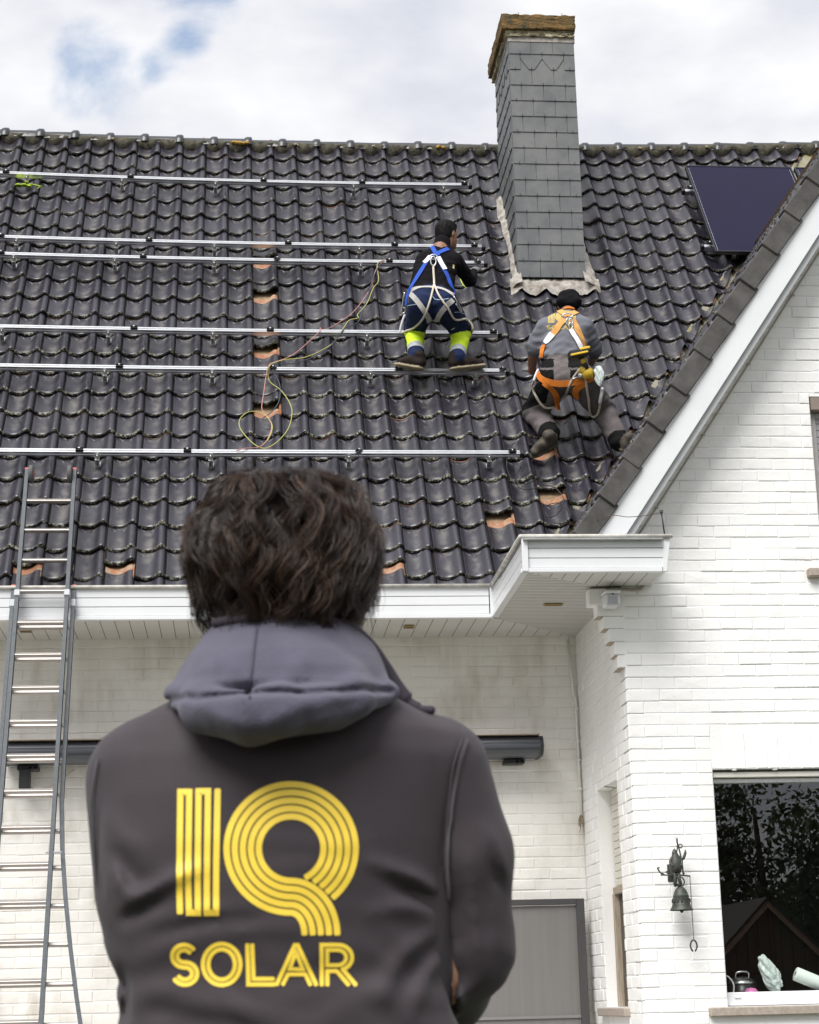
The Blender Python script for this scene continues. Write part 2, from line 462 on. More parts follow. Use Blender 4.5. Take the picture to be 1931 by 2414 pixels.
# roof tiles ------------------------------------------------------------------
TW, TL, GAUGE = 0.215, 0.34, 0.2658
PROFILE = [(-0.10, -0.012), (0.0, 0.006), (0.07, -0.004), (0.18, -0.014), (0.32, -0.020), (0.45, -0.018), (0.57, -0.008), (0.67, 0.008), (0.75, 0.024), (0.82, 0.033), (0.89, 0.032), (0.95, 0.020), (1.0, 0.002), (1.012, -0.016)]
def tile_mb(seed=0, u1=1.02, short=False):
    r = random.Random(seed)
    ys = [(0.004, -0.026), (-0.008, -0.013), (0.006, 0.003), (0.030, 0.004), (0.13, 0.0), (0.262, 0.0), (TL, -0.004)]
    if short: ys = ys[:-2] + [(0.19, 0.0)]
    V = []; F = []; UV = []
    pr = [p for p in PROFILE if p[0] <= u1]
    n = len(pr); amp = r.uniform(0.95, 1.06)
    for y, dz in ys:
        for u, z in pr:
            yy = y + (0.004 if u < 0 else 0) * 1
            V.append((u * TW, yy, z * amp + dz - 0.075 * yy + r.uniform(-0.0006, 0.0006)))
            UV.append((u, y / TL))
    for i in range(len(ys) - 1):
        for j in range(n - 1):
            a = i * n + j
            F.append((a, a + 1, a + n + 1, a + n))
    b = MB(); b.add(V, F, TILE, True, UV)
    # pressed water marks near the head of the exposed face
    for u0, u2 in (() if short else ((0.12, 0.30), (0.66, 0.46))):
        def sz(u):
            for k in range(len(PROFILE) - 1):
                if PROFILE[k][0] <= u <= PROFILE[k + 1][0]:
                    t = (u - PROFILE[k][0]) / (PROFILE[k + 1][0] - PROFILE[k][0]); return PROFILE[k][1] * (1 - t) + PROFILE[k + 1][1] * t
            return 0
        pts = []
        for t in (0, 0.5, 1):
            u = u0 + (u2 - u0) * t; y = 0.247 - 0.032 * t ** 1.6
            pts.append((u * TW, y, sz(u) * amp - 0.075 * y + 0.001))
        VV = []
        for p in pts: VV += [(p[0], p[1] - 0.005, p[2] - 0.001), (p[0], p[1], p[2] + 0.005), (p[0], p[1] + 0.005, p[2] - 0.001)]
        b.add(VV, [(0, 1, 4, 3), (1, 2, 5, 4), (3, 4, 7, 6), (4, 5, 8, 7)], TILE, True, [(0.3, 0.5)] * 9)
    return b
TILE_MBS = [tile_mb(k) for k in range(5)]
BARE_MES = []
for b in TILE_MBS:
    me = b.mesh('roof_tile'); me.materials[0] = TILE_BARE; BARE_MES.append(me)
SHORT_ME = tile_mb(9, short=True).mesh('roof_tile')
TILE_MES = [b.mesh('roof_tile') for b in TILE_MBS]
def row_v(k): return {24: -0.195, 23: 0.0}.get(k, 0.298 + (22 - k) * GAUGE)
COL0 = 0.57 * TW
def x_valley(v): return 2.22 + 0.568 * v - 0.06
HOLES = {(8, 0), (10, 0), (13, 0), (16, 0), (23, -5), (23, -8), (23, 4), (21, 8), (20, 10), (18, 10)}
CHIM = (2.445, 3.025, 15.10, 15.93)

roof = MB()
for a in np.arange(-4.2, 6.7, 0.5):
    b2 = a + 0.5
    roof.add([RF(x, v, h) for h in (-0.062, -0.115) for x in (a, b2) for v in (-0.17, 6.10)], [(0, 1, 3, 2), (4, 6, 7, 5), (0, 2, 6, 4), (1, 5, 7, 3), (0, 4, 5, 1), (2, 3, 7, 6)], DECK)
# back slope, so the house is closed
yr, zr = 16.531, 9.10
roof.add([(-4.2, yr, zr), (6.8, yr, zr), (6.8, yr + 5.2 * CS * 1.2, zr - 5.2 * SS * 1.2), (-4.2, yr + 5.2 * CS * 1.2, zr - 5.2 * SS * 1.2)], [(0, 1, 2, 3)], RIDGE)
roof_o = tag(roof.build('roof', house), 'large pantiled roof slope')

def proj(P):
    d = np.asarray(P, float) - CAM; w = d @ _fw
    return 965.5 + 4390 * (d @ _rt) / w, 1207 - 4390 * (d @ _up) / w

cells = []
for k in range(24, 0, -1):
    v = row_v(k)
    for j in range(-20, 30):
        x = COL0 + j * TW
        if x < -4.1 or x > 6.5: continue
        xv = x_valley(v)
        if x > x_valley(v + 0.30) - 0.02: continue
        p = RF(x + TW / 2, v + 0.13)
        if CHIM[0] - 0.10 < x and x + TW < CHIM[1] + 0.12 and CHIM[2] - 0.02 < p[1] < CHIM[3] + 0.3: continue
        cells.append((k, j, x, v, p))
def tile_pose(k, j, x, v):
    r = random.Random(k * 131 + j * 17)
    dx, dv, dh, ry = r.gauss(0, 0.0022), r.gauss(0, 0.0045), r.gauss(0, 0.0016), r.gauss(0, 0.010)
    if (k, j) in HOLES: dv += 0.150 + r.uniform(-0.01, 0.015); dh += 0.006; ry *= 0.5
    if (k + 1, j) in HOLES: dh += 0.010; dv -= 0.004
    if (k, j - 1) in HOLES and k in (23, 20, 16): dh += 0.008; ry = 0.02
    o = RF(x + dx, v + dv, dh)
    R = np.stack([RX, RU, RN], 1) @ rotm('Y', ry) @ rotm('Z', r.gauss(0, 0.006))
    return o, R
def hidden_by_man(p):
    px, py = proj(p)
    return (440 < px < 900 and py > 1080) or px < -30 or px > 1960 or py < 300
near = [c for c in cells if not hidden_by_man(c[4]) and c[0] < 24]
solo = set((c[0], c[1]) for c in near[:296])
rest = MB()
for (k, j, x, v, p) in cells:
    o, R = tile_pose(k, j, x, v)
    cut = x + TW > x_valley(v) - 0.01
    if (k, j) in solo and not cut:
        M = Matrix.Translation(Vector(o)) @ Matrix(R.tolist()).to_4x4()
        if k == 23: M = M @ Matrix.Scale(1.13, 4, (0, 1, 0))
        t = place('roof_tile', SHORT_ME if (k, j) in HOLES else (BARE_MES if (k, j - 1) in HOLES else TILE_MES)[(k * 7 + j * 3) % 5], roof_o, M)
        if (k, j) in HOLES: t['label'] = 'tile pushed up out of its course'
        continue
    b = TILE_MBS[(k * 7 + j * 3) % 5]
    W = np.array(b.v) * np.array([1, 1.13 if k == 23 else 1, 1]) @ R.T + o
    if not cut:
        rest.add(W, b.f, TILE, True, b.uv)
    else:
        bm = bmesh.new()
        ul = bm.loops.layers.uv.new('uv')
        vs = [bm.verts.new(w) for w in W]
        for f in b.f:
            fc = bm.faces.new([vs[q] for q in f])
            for lp, q in zip(fc.loops, f): lp[ul].uv = b.uv[q]
        n = Vector((1.0, -1.0, 0.0)).normalized()
        bmesh.ops.bisect_plane(bm, geom=bm.verts[:] + bm.edges[:] + bm.faces[:], dist=1e-6, plane_co=(2.16, 13.0, 4.0), plane_no=n, clear_outer=True)
        bm.verts.index_update(); bm.verts.ensure_lookup_table()
        uvm = {}
        for fc in bm.faces:
            for lp in fc.loops: uvm[lp.vert.index] = tuple(lp[ul].uv)
        if len(bm.faces):
            rest.add([vt.co[:] for vt in bm.verts], [[vt.index for vt in fc.verts] for fc in bm.faces], TILE, True, [uvm.get(i, (0.5, 0.4)) for i in range(len(bm.verts))])
        bm.free()
tag(rest.build('roof_tile', roof_o, fix=False), 'the smaller upper courses of dark pantiles', kind='stuff')
# battens seen in the openings
bt = MB()
for k in range(24, 0, -1):
    v = row_v(k) + 0.315
    if v > 6.0: continue
    ex = np.linspace(-4.1, min(6.5, x_valley(v)), 14)
    for xa, xb in zip(ex[:-1], ex[1:]): bt.add([RF(x, v + dv, h) for h in (-0.066, -0.050) for x in (xa, xb) for dv in (0, 0.035)], [(0, 1, 3, 2), (4, 6, 7, 5), (0, 2, 6, 4), (1, 5, 7, 3), (0, 4, 5, 1), (2, 3, 7, 6)], DECK)
bt.build('batten', roof_o)

# ridge -----------------------------------------------------------------------
rc = RF(1.3, 6.13, -0.06)
def ridge_mb():
    b = MB(); n = 10; L = 0.345
    def ring(x, r): return [(x, -r * math.cos(math.pi * j / n), r * math.sin(math.pi * j / n)) for j in range(n + 1)]
    st = [(0, 0.100), (0.27, 0.100), (0.285, 0.112), (0.30, 0.118), (0.335, 0.118), (0.348, 0.108), (0.348, 0.085)]
    V = []; F = []
    for x, r in st: V += ring(x, r)
    for i in range(len(st) - 1):
        for j in range(n):
            a = i * (n + 1) + j; F.append((a, a + 1, a + n + 2, a + n + 1))
    b.add(V, F, RIDGE, True)
    return b
ridge_me = ridge_mb().mesh('ridge_tile')
for i in range(-13, 20):
    x = 0.09 - 0.31 + i * 0.328
    o = RF(x, 6.13, -0.06)
    r = random.Random(i)
    place('ridge_tile', ridge_me, roof_o, Matrix.Translation(Vector(o + np.array([0, 0, r.uniform(-.004, .004)]))) @ Matrix.Rotation(r.gauss(0, .008), 4, 'Y') @ Matrix.Rotation(r.gauss(0, .01), 4, 'Z'))
mm = MB(); V = []; F = []
xs = np.arange(-4.1, 6.6, 0.018)
for i, x in enumerate(xs):
    u = ((x - COL0) / TW) % 1.0
    wave = 0.5 - 0.5 * math.cos(2 * math.pi * (u - 0.83 + 0.5))      # 0 at the roll, 1 in the trough
    rr = random.Random(int(i))
    lo = 6.075 - 0.055 * (1 - abs(u - 0.36) * 1.9 if abs(u - .36) < .5 else 0) + rr.uniform(-0.012, 0.012)
    surf = np.interp(u, [p[0] for p in PROFILE], [p[1] for p in PROFILE])
    V += [RF(x, lo, surf - 0.012), RF(x, lo + 0.012, max(surf, 0.0) + 0.018 + rr.uniform(-.004, .004)), RF(x, 6.10, 0.046), RF(x, 6.14, 0.03)]
for i in range(len(xs) - 1):
    for j in range(3): F.append((i * 4 + j, i * 4 + j + 1, i * 4 + j + 5, i * 4 + j + 4))
mm.add(V, F, MORTAR_DARK, True); mm.build('ridge_mortar', roof_o)
for x, s in ((0.0, 1.0), (0.075, 0.7), (1.94, 0.7), (3.9, .35), (-1.2, .4), (0.55, .35), (4.55, .4), (1.3, .3)):
    b = MB()
    for q in range(5):
        c = RF(x + random.uniform(-.05, .05) * s, 6.075 + random.uniform(-.015, .02), 0.045)
        b.lathe([(0.0, 0.02 * s), (0.02 * s, 0.014 * s), (0.030 * s, 0), (0.0, -0.01)], c, LICHEN if s > .5 else CRUMBLE, 8)
    b.build('lichen_patch', roof_o)

# valley gutter
vb = MB(); V = []; F = []
vs = np.linspace(-0.28, 6.1, 36)
for v in vs:
    xv = 2.22 + 0.568 * v
    for q, h in ((-0.16, -0.03), (-0.02, -0.05), (0.09, 0.03)): V.append(RF(xv + q, v, h))
for i in range(len(vs) - 1):
    for j in range(2): F.append((i * 3 + j, i * 3 + j + 1, i * 3 + j + 4, i * 3 + j + 3))
vb.add(V, F, mat('mossy zinc valley', (0.30, 0.29, 0.26), 0.75, col2=(0.22, 0.19, 0.07), vscale=7)); vb.build('valley_gutter', roof_o)

# chimney ---------------------------------------------------------------------
cx0, cx1, cy0, cy1 = CHIM
cz0, cz1 = 6.6, 9.55
ch = MB(); ch.box(((cx0 + cx1) / 2, (cy0 + cy1) / 2, (cz0 + cz1) / 2), (cx1 - cx0 - 0.05, cy1 - cy0 - 0.05, cz1 - cz0), BLACKP)
chim = tag(ch.build('chimney', house), 'slate hung chimney stack')
def slate_piece(w, h, shape=None):
    t = 0.0065
    if shape == 'cut': poly = [(-w / 2, h), (w / 2, h), (w / 2, 0.42 * h), (0.13 * w, 0), (-0.13 * w, 0), (-w / 2, 0.42 * h)]
    else: poly = [(-w / 2, h), (w / 2, h), (w / 2, 0), (-w / 2, 0)]
    V = [(x, y, t * (1 - z)) for z in (0, 1) for x, y in poly]; n = len(poly)
    F = [tuple(range(n)), tuple(range(2 * n - 1, n - 1, -1))] + [(i, i + n, (i + 1) % n + n, (i + 1) % n) for i in range(n)]
    b = MB(); b.add(V, F, SLATE); return b.mesh('slate')
SL_CACHE = {}
def hang(face, a, w, z, h, shape=None):
    """one slate on a face: a = position of its middle along the face"""
    key = (round(w, 3), round(h, 3), shape)
    if key not in SL_CACHE: SL_CACHE[key] = slate_piece(w - 0.004, h, shape)
    tilt = math.radians(2.6)
    r = random.Random(int(a * 1000) + int(z * 977))
    if face == 'front': o = (a, cy0 - 0.013, z); ax, nn = np.array([1.0, 0, 0]), np.array([0, -1.0, 0])
    else: o = (cx0 - 0.013, a, z); ax, nn = np.array([0, -1.0, 0]), np.array([-1.0, 0, 0])
    up = np.array([0, 0, 1.0]) * math.cos(tilt) - nn * math.sin(tilt)
    nz = np.cross(ax, up)
    up2 = up * math.cos(r.gauss(0, .004)) + ax * r.gauss(0, .004)
    o = np.array(o) + nz * r.uniform(0, .0015)
    place('slate', SL_CACHE[key], chim, frame(o, ax, up2, nz))
hooks = MB()
FW, SW = cx1 - cx0 + 0.02, cy1 - cy0 + 0.02
rows = 15; rh = 0.1545
z = 7.26
for i in range(rows + 5):
    zz = 9.42 - i * rh if i < 14 else 9.42 - i * rh
    if i == 0: h = 0.115
    else: h = rh * 1.7
    if zz < 6.75: break
    front = zz > 7.20
    for face, width, c0 in (('front', FW, (cx0 + cx1) / 2), ('side', SW, (cy0 + cy1) / 2)):
        if face == 'front' and not front: continue
        n = 3 if face == 'front' else 5
        sw = width / n
        if i % 2 == 0:
            items = [(c0 - width / 2 + sw * (q + .5), sw, None) for q in range(n)]
        else:
            items = [(c0 - width / 2 + sw * .25, sw / 2, None)] + [(c0 - width / 2 + sw * (q + 1), sw, 'cut' if i == 1 else None) for q in range(n - 1)] + [(c0 + width / 2 - sw * .25, sw / 2, None)]
        for a, w, shp in items:
            hang(face, a, w, zz - (0.0 if i else 0.0), h, shp)
            p = (a, cy0 - 0.024, zz + 0.008) if face == 'front' else (cx0 - 0.024, a, zz + 0.008)
            hooks.box(p, (0.004, 0.004, 0.022) if face == 'front' else (0.004, 0.004, 0.022), BLACKP)
tag(hooks.build('slate_hook', chim), 'small black hooks holding the slates', kind='stuff')
cb = MB()
cb.box(((cx0 + cx1) / 2, (cy0 + cy1) / 2, 9.565), (cx1 - cx0 + 0.035, cy1 - cy0 + 0.035, 0.045), LEAD); cb.build('lead_strip', chim)
def rough_block(x0, x1, y0, y1, z0, z1, m, amp, seed, step=0.03, top=None):
    bm = bmesh.new()
    bmesh.ops.create_cube(bm, size=1)
    bmesh.ops.subdivide_edges(bm, edges=bm.edges[:], cuts=14, use_grid_fill=True)
    r = random.Random(seed)
    for v in bm.verts:
        c = Vector(((v.co.x + .5) * (x1 - x0) + x0, (v.co.y + .5) * (y1 - y0) + y0, (v.co.z + .5) * (z1 - z0) + z0))
        v.co = c + Vector((r.uniform(-1, 1), r.uniform(-1, 1), r.uniform(-1, 1))) * amp
    me = bpy.data.meshes.new('block'); bm.to_mesh(me); bm.free(); me.materials.append(m)
    me.polygons.foreach_set('use_smooth', [True] * len(me.polygons))
    return me
place('mortar_bed', rough_block(2.405, 3.035, cy0 - .035, cy1 + .03, 9.59, 9.655, CRUMBLE, 0.009, 3), chim)
cap = place('chimney_cap', rough_block(2.372, 3.045, cy0 - .065, cy1 + .06, 9.645, 9.79, MOSSY, 0.0055, 4), chim)
cap['label'] = 'thick mossy concrete slab on the chimney'
tw = MB()
for x in (2.53, 2.93): tw.tube([(x, cy0 - .04, 9.78), (x + .004, cy0 - .04, 9.825)], .003, BLACKP, 5)
tw.build('wire_stub', chim)
# flashing: dressed lead and mortar round the foot
fl = MB(); V = []; F = []
def strip(pts_a, pts_b, m, amp, seed):
    r = random.Random(seed); V = []; F = []; k = len(pts_a); nn = 5
    for i in range(k):
        for j in range(nn):
            t = j / (nn - 1); p = np.array(pts_a[i]) * (1 - t) + np.array(pts_b[i]) * t
            V.append(p + RN * (r.uniform(-amp, amp) + 0.012 * math.sin(t * math.pi)))
    for i in range(k - 1):
        for j in range(nn - 1): F.append((i * nn + j, i * nn + j + 1, i * nn + nn + j + 1, i * nn + nn + j))
    b = MB(); b.add(V, F, m, True); return b
ks = np.linspace(0, 1, 26)
left_out = [RF(np.interp(t, [0, .4, .8, 1], [2.385, 2.402, 2.370, 2.385]) + random.uniform(-.007, .007), 3.67 + t * 1.45, 0.040) for t in ks]
left_in = [RF(2.46, 3.67 + t * 1.45, 0.10) for t in ks]
strip(left_out, left_in, LEAD, .006, 1).build('lead_flashing', chim)
right_in = [RF(3.01, 3.67 + t * 1.6, 0.10) for t in ks]
right_out = [RF(np.interp(t, [0, .3, .7, 1], [3.140, 3.112, 3.085, 3.05]) + random.uniform(-.008, .008), 3.67 + t * 1.6, 0.040) for t in ks]
strip(right_in, right_out, LEAD, .006, 2).build('lead_flashing', chim)
xs = np.linspace(2.36, 3.15, 34)
def wav(x):
    u = ((x - COL0) / TW) % 1.0
    return float(np.interp(u, [p[0] for p in PROFILE], [p[1] for p in PROFILE]))
lo = [RF(x, 3.615 + 0.55 * wav(x) + random.uniform(-.006, .006), wav(x) + 0.020) for x in xs]
hi = [np.array([x, cy0 + 0.01, RF(x, 3.72, .06)[2] + 0.05]) for x in xs]
strip(lo, hi, LEAD, .005, 5).build('lead_apron', chim)

# wing roof -------------------------------------------------------------------
ZV = lambda x: 4.055 + 1.455 * (x - 2.19)          # verge line in the gable plane
WA = math.atan(1.455); WC, WS = math.cos(WA), math.sin(WA)
APX = 4.75
YV = 11.53
wd = MB()
def wing_pt(x, y, h): return np.array([x - h * WS, y, ZV(x) + h * WC])
for sgn in (1, -1):
    q = lambda x, y, h: wing_pt(x, y, h) if sgn > 0 else wing_pt(x, y, h) * np.array([-1, 1, 1]) + np.array([2 * APX, 0, 0])
    x0 = 2.16
    wd.add([q(x0, YV + .05, -.05), q(APX, YV + .05, -.05), q(APX, 15.42, -.05), q(x0, 12.9, -.05), q(x0, YV + .05, -.14), q(APX, YV + .05, -.14), q(APX, 15.42, -.14), q(x0, 12.9, -.14)], [(0, 1, 2, 3), (4, 7, 6, 5), (0, 4, 5, 1), (1, 5, 6, 2), (2, 6, 7, 3), (3, 7, 4, 0)], DECK)
wing = tag(wd.build('roof', house), 'steep roof of the gabled wing, seen edge on')
wt = MB()
AX, AY, AZ = np.array([0, -1.0, 0]), np.array([WC, 0, WS]), np.array([-WS, 0, WC])
for k in range(15):
    sv = -0.06 + 0.305 * k
    xrow = 2.19 + sv * WC
    yend = 13.0 + (xrow - 2.19) + 0.05
    j = 0
    while True:
        y = YV + 0.10 + (j + 1) * TW
        if y - TW > yend - 0.02 or j > 22: break
        j += 1
        o = wing_pt(xrow, y, 0.0)
        b = TILE_MBS[(k + j) % 5]
        R = np.stack([AX, AY, AZ], 1)
        W = np.array(b.v) * np.array([1, 0.305 / 0.2658, 1]) @ R.T + o
        wt.add(W, b.f, TILE, True, b.uv)
tag(wt.build('roof_tile', wing, fix=False), 'pantiles of the wing slope', kind='stuff')
for sgn in (1, -1):
    for k in range(15):
        sv = -0.02 + 0.3065 * k
        if 2.19 + sv * WC > APX - .1: break
        b = MB()
        L, D, T = 0.335, 0.138, 0.030
        # local: x along slope, y depth (towards the house), z off the slope
        lift = 0.010
        b.box((L / 2, T / 2, -D / 2 + 0.022), (L, T, D), VERGE, bev=0.006)
        b.box((L / 2, 0.075, 0.022 - T / 2), (L, 0.15 - T - 0.002, T), VERGE, bev=0.005)
        me = b.mesh('verge_tile')
        r = random.Random(k)
        o = np.array([2.19 + sv * WC, YV - 0.010 + r.uniform(-.004, .004), ZV(2.19 + sv * WC)]) + np.array([-WS, 0, WC]) * 0.004
        th = WA - 0.062 + r.gauss(0, .008)
        o = o + np.array([-WS, 0, WC]) * .010 + np.array([0, -.0, 0])
        M = Matrix.Translation(Vector(o)) @ Matrix.Rotation(-th, 4, 'Y') @ Matrix.Rotation(.045, 4, 'Z')
        if sgn < 0: M = Matrix.Translation(Vector((2 * APX, 0, 0))) @ Matrix.Scale(-1, 4, (1, 0, 0)) @ M
        place('verge_tile', me, wing, M)

# bargeboard under the verge: white board, grey lower mould
def sloped(b, d0, d1, y0, y1, m, x0, x1, sgn=1):
    """bar following the verge, d0..d1 below it (measured square to the slope)"""
    P = []
    for y in (y0, y1):
        for x in (x0, x1):
            for d in (d0, d1):
                p = np.array([x + d * WS, y, ZV(x) - d * WC])
                if p[2] < 3.99: p[0] += (3.99 - p[2]) / 1.455; p[2] = 3.99
                if sgn < 0: p[0] = 2 * APX - p[0]
                P.append(p)
    b.add(P, [(0, 1, 3, 2), (4, 6, 7, 5), (0, 4, 5, 1), (2, 3, 7, 6), (0, 2, 6, 4), (1, 5, 7, 3)], m)
for sgn in (1, -1):
    b = MB(); sloped(b, 0.105, 0.262, YV + .025, YV + .045, PVC, 1.86, APX, sgn)
    bb = tag(b.build('bargeboard', house), 'wide white board below the verge tiles')
    b = MB(); sloped(b, 0.085, 0.112, YV + .018, YV + .03, PVC, 1.86, APX, sgn); b.build('top_bead', bb)
    b = MB(); sloped(b, 0.265, 0.305, YV + .05, YV + .075, mat('grey moulding strip', (0.42, 0.43, 0.44), 0.5), 1.86, APX, sgn); b.build('lower_mould', bb)
    b = MB(); sloped(b, 0.240, 0.258, YV + .078, YF - .003, PVC_SOFFIT, 1.9, APX, sgn); b.build('verge_soffit', bb)

# walls -----------------------------------------------------------------------
def rect_holes(x, z, w, h, holes):
    for (a, b, c, d) in holes:
        if x + w > a and x < b and z + h > c and z < d: return True
    return False
BR_H, BR_J, BR_L = 0.0785, 0.0, 0.218
def brick_mb(L, H, D, seed):
    r = random.Random(seed); ch = 0.0042
    P = []
    for (y, ins) in ((0.0, -.001), (D - 0.003, 0.0), (D, ch)):
        for sx, sz in ((-1, -1), (1, -1), (1, 1), (-1, 1)):
            P.append((sx * (L / 2 - ins) + r.uniform(-.0014, .0014), y, sz * (H / 2 - ins) + r.uniform(-.0018, .0018)))
    F = []
    for lv in (0, 1):
        for q in range(4): F.append((lv * 4 + q, lv * 4 + (q + 1) % 4, lv * 4 + 4 + (q + 1) % 4, lv * 4 + 4 + q))
    P.append((r.uniform(-.3, .3) * L, D + r.uniform(-0.0005, 0.0022), 0))
    for q in range(4): F.append((8 + q, 8 + (q + 1) % 4, 12))
    return P, F
def wall_bricks(parent, ax, nn, org, a0, a1, z0, z1, inside, m, solo_max, seed, seen=None, quoin=True):
    """courses of painted brick: ax runs along the wall, nn points out of it"""
    cache = {}
    rest = MB(); solo = 0; r = random.Random(seed)
    rowi = 0; z = z0
    todo = []
    while z < z1:
        a = a0 - (BR_L / 2 if rowi % 2 else 0)
        while a < a1:
            c, d = max(a, a0), min(a + BR_L, a1)
            if d - c > 0.03:
                todo.append((c, d, z))
            a += BR_L
        z += BR_H; rowi += 1
    for (c, d, z) in todo:
        segs = inside(c, d, z, z + BR_H)
        for (c2, d2) in segs:
            if d2 - c2 < 0.02: continue
            L = round(d2 - c2 - r.choice((0.0015, 0.002, 0.004)), 4); H = BR_H - r.choice((0.004, 0.006, 0.008))
            D = GJ + r.gauss(0.0, 0.0014)
            am, zm = (c2 + d2) / 2, z + BR_H / 2 + r.uniform(-.0015, .0015)
            o = org + ax * am + np.array([0, 0, zm])
            vis = seen(o) if seen else False
            R = np.stack([ax, nn, np.array([0, 0, 1.0])], 1) @ rotm('Y', r.gauss(0, .006))
            if vis and solo < solo_max:
                key = (L, round(H, 4), solo % 4)
                if key not in cache:
                    P, F = brick_mb(L, H, GJ, solo % 9); b = MB(); b.add(P, F, m); cache[key] = b.mesh('brick')
                place('brick', cache[key], parent, frame(o + nn * (D - GJ), R[:, 0], R[:, 1], R[:, 2])); solo += 1
            else:
                P, F = brick_mb(L, H, D, r.randrange(9999)); rest.add(np.array(P) @ R.T + o, F, m)
    if rest.v: tag(rest.build('brick', parent), 'the remaining painted bricks', kind='stuff')

# gable wall slab with openings (kitchen window, upper window)
WIN = (3.052, 4.75, 1.07, 2.556)
WIN2 = (3.895, 5.6, 3.885, 5.10)
def slab(b, x0, x1, z0, z1, y0, y1, holes, m, ztop=None):
    xs = sorted(set([x0, x1] + [h[0] for h in holes] + [h[1] for h in holes])); zs = sorted(set([z0, z1] + [h[2] for h in holes] + [h[3] for h in holes]))
    for i in range(len(xs) - 1):
        for j in range(len(zs) - 1):
            cx, cz = (xs[i] + xs[i + 1]) / 2, (zs[j] + zs[j + 1]) / 2
            if any(h[0] < cx < h[1] and h[2] < cz < h[3] for h in holes): continue
            b.box((cx, (y0 + y1) / 2, cz), (xs[i + 1] - xs[i], y1 - y0, zs[j + 1] - zs[j]), m)
GJ = 0.0042          # depth of the painted joints
gw = MB()
slab(gw, XS + .012, 7.0, 0, 3.9, YF + GJ, YF + 0.20, [WIN, (WIN2[0], WIN2[1], WIN2[2], 3.9)], PAINT)
zl = lambda x: ZV(x) - 0.46
xa = 2.19 + (3.9 - 4.055 + 0.46) / 1.455
gw.prism([(xa, 3.9), (WIN2[0], 3.9), (WIN2[0], zl(WIN2[0]))], YF + GJ, YF + 0.20, PAINT, 1)
gw.prism([(WIN2[0], WIN2[3]), (WIN2[1], WIN2[3]), (WIN2[1], zl(2 * APX - WIN2[1])), (APX, zl(APX)), (WIN2[0], zl(WIN2[0]))], YF + GJ, YF + 0.20, PAINT, 1)
gw.prism([(WIN2[1], 3.9), (2 * APX - xa, 3.9), (WIN2[1], zl(2 * APX - WIN2[1]))], YF + GJ, YF + 0.20, PAINT, 1)
gable = tag(gw.build('wall', house), 'bright white gable wall of painted brick')
def under_verge(x, z): return z < ZV(x) - 0.27 * WC - 0.27 * WS * 1.455 if x < APX else True
def gable_inside(c, d, z0, z1):
    segs = [(c, d)]
    for (a, b, zl, zh) in (WIN, WIN2, (WIN[0] - 0.0, WIN[1], WIN[3], WIN[3] + 0.235), (2.93, 4.85, 1.005, 1.07), (3.775, 5.7, 3.82, 3.885)):
        if z1 > zl + 0.01 and z0 < zh - 0.01:
            new = []
            for (p, q) in segs:
                if q <= a or p >= b: new.append((p, q))
                else:
                    if p < a: new.append((p, a))
                    if q > b: new.append((b, q))
            segs = new
    out = []
    for (p, q) in segs:
        if z1 > 3.9:
            # cut by the slope
            xl = 2.19 + (z1 + 0.27 * WC + 0.27 * WS * 1.455 - 4.055) / 1.455
            p = max(p, xl); q = min(q, 2 * APX - xl)
        if q > p: out.append((p, q))
    return out
def in_view(o):
    px, py = proj(o); return -20 < px < 1965 and -20 < py < 2440
wall_bricks(gable, np.array([1.0, 0, 0]), np.array([0, -1.0, 0]), np.array([0, YF + GJ, 0]), XS, 6.98, 0.02, 7.2, gable_inside, PAINT, 285, 11, in_view)
# upright course over the kitchen window
r = random.Random(5)
x = WIN[0]
sold = MB()
while x < WIN[1]:
    P, F = brick_mb(0.0725, 0.230, GJ + r.gauss(0, .0012), r.randrange(999))
    W = np.array(P) @ np.stack([[1, 0, 0], [0, -1, 0], [0, 0, 1]], 1).T + np.array([x + .037, YF + GJ, WIN[3] + 0.117])
    b = MB(); b.add(W, F, PAINT); b.build('upright_brick', gable)
    x += 0.0745

# back wall and return wall
bw = MB(); slab(bw, -4.5, XS + .3, 0, 4.0, YW + GJ, YW + .2, [], PAINT_OLD)
back = tag(bw.build('wall', house), 'weathered white back wall under the eaves')
def all_in(c, d, z0, z1): return [(c, d)]
wall_bricks(back, np.array([1.0, 0, 0]), np.array([0, -1.0, 0]), np.array([0, YW + GJ, 0]), -4.4, XS - .004, 0.02, ZS - .01, all_in, PAINT_OLD, 0, 12)
NICHE = (12.335, 13.06, 1.08, 2.558)
rw = MB()
for (y0, y1, z0, z1) in ((YF + .2, NICHE[0], 0, 4.0), (NICHE[1], YW, 0, 4.0), (NICHE[0], NICHE[1], 0, NICHE[2]), (NICHE[0], NICHE[1], NICHE[3], 4.0)):
    rw.box((XS + GJ + .12, (y0 + y1) / 2, (z0 + z1) / 2), (.24, y1 - y0, z1 - z0), PAINT)
retw = tag(rw.build('wall', house), 'white return wall with a tall narrow window recess')
def ret_inside(c, d, z0, z1):
    segs = [(c, d)]
    a, b, zl, zh = -NICHE[1], -NICHE[0], NICHE[2], NICHE[3]
    if z1 > zl + .01 and z0 < zh - .01:
        new = []
        for (p, q) in segs:
            if q <= a or p >= b: new.append((p, q))
            else:
                if p < a: new.append((p, a))
                if q > b: new.append((b, q))
        segs = new
    return segs
wall_bricks(retw, np.array([0, -1.0, 0]), np.array([-1.0, 0, 0]), np.array([XS + GJ, 0, 0]), -(YW - .004), -(YF + .012), 0.02, ZS - .01, ret_inside, PAINT, 0, 13)
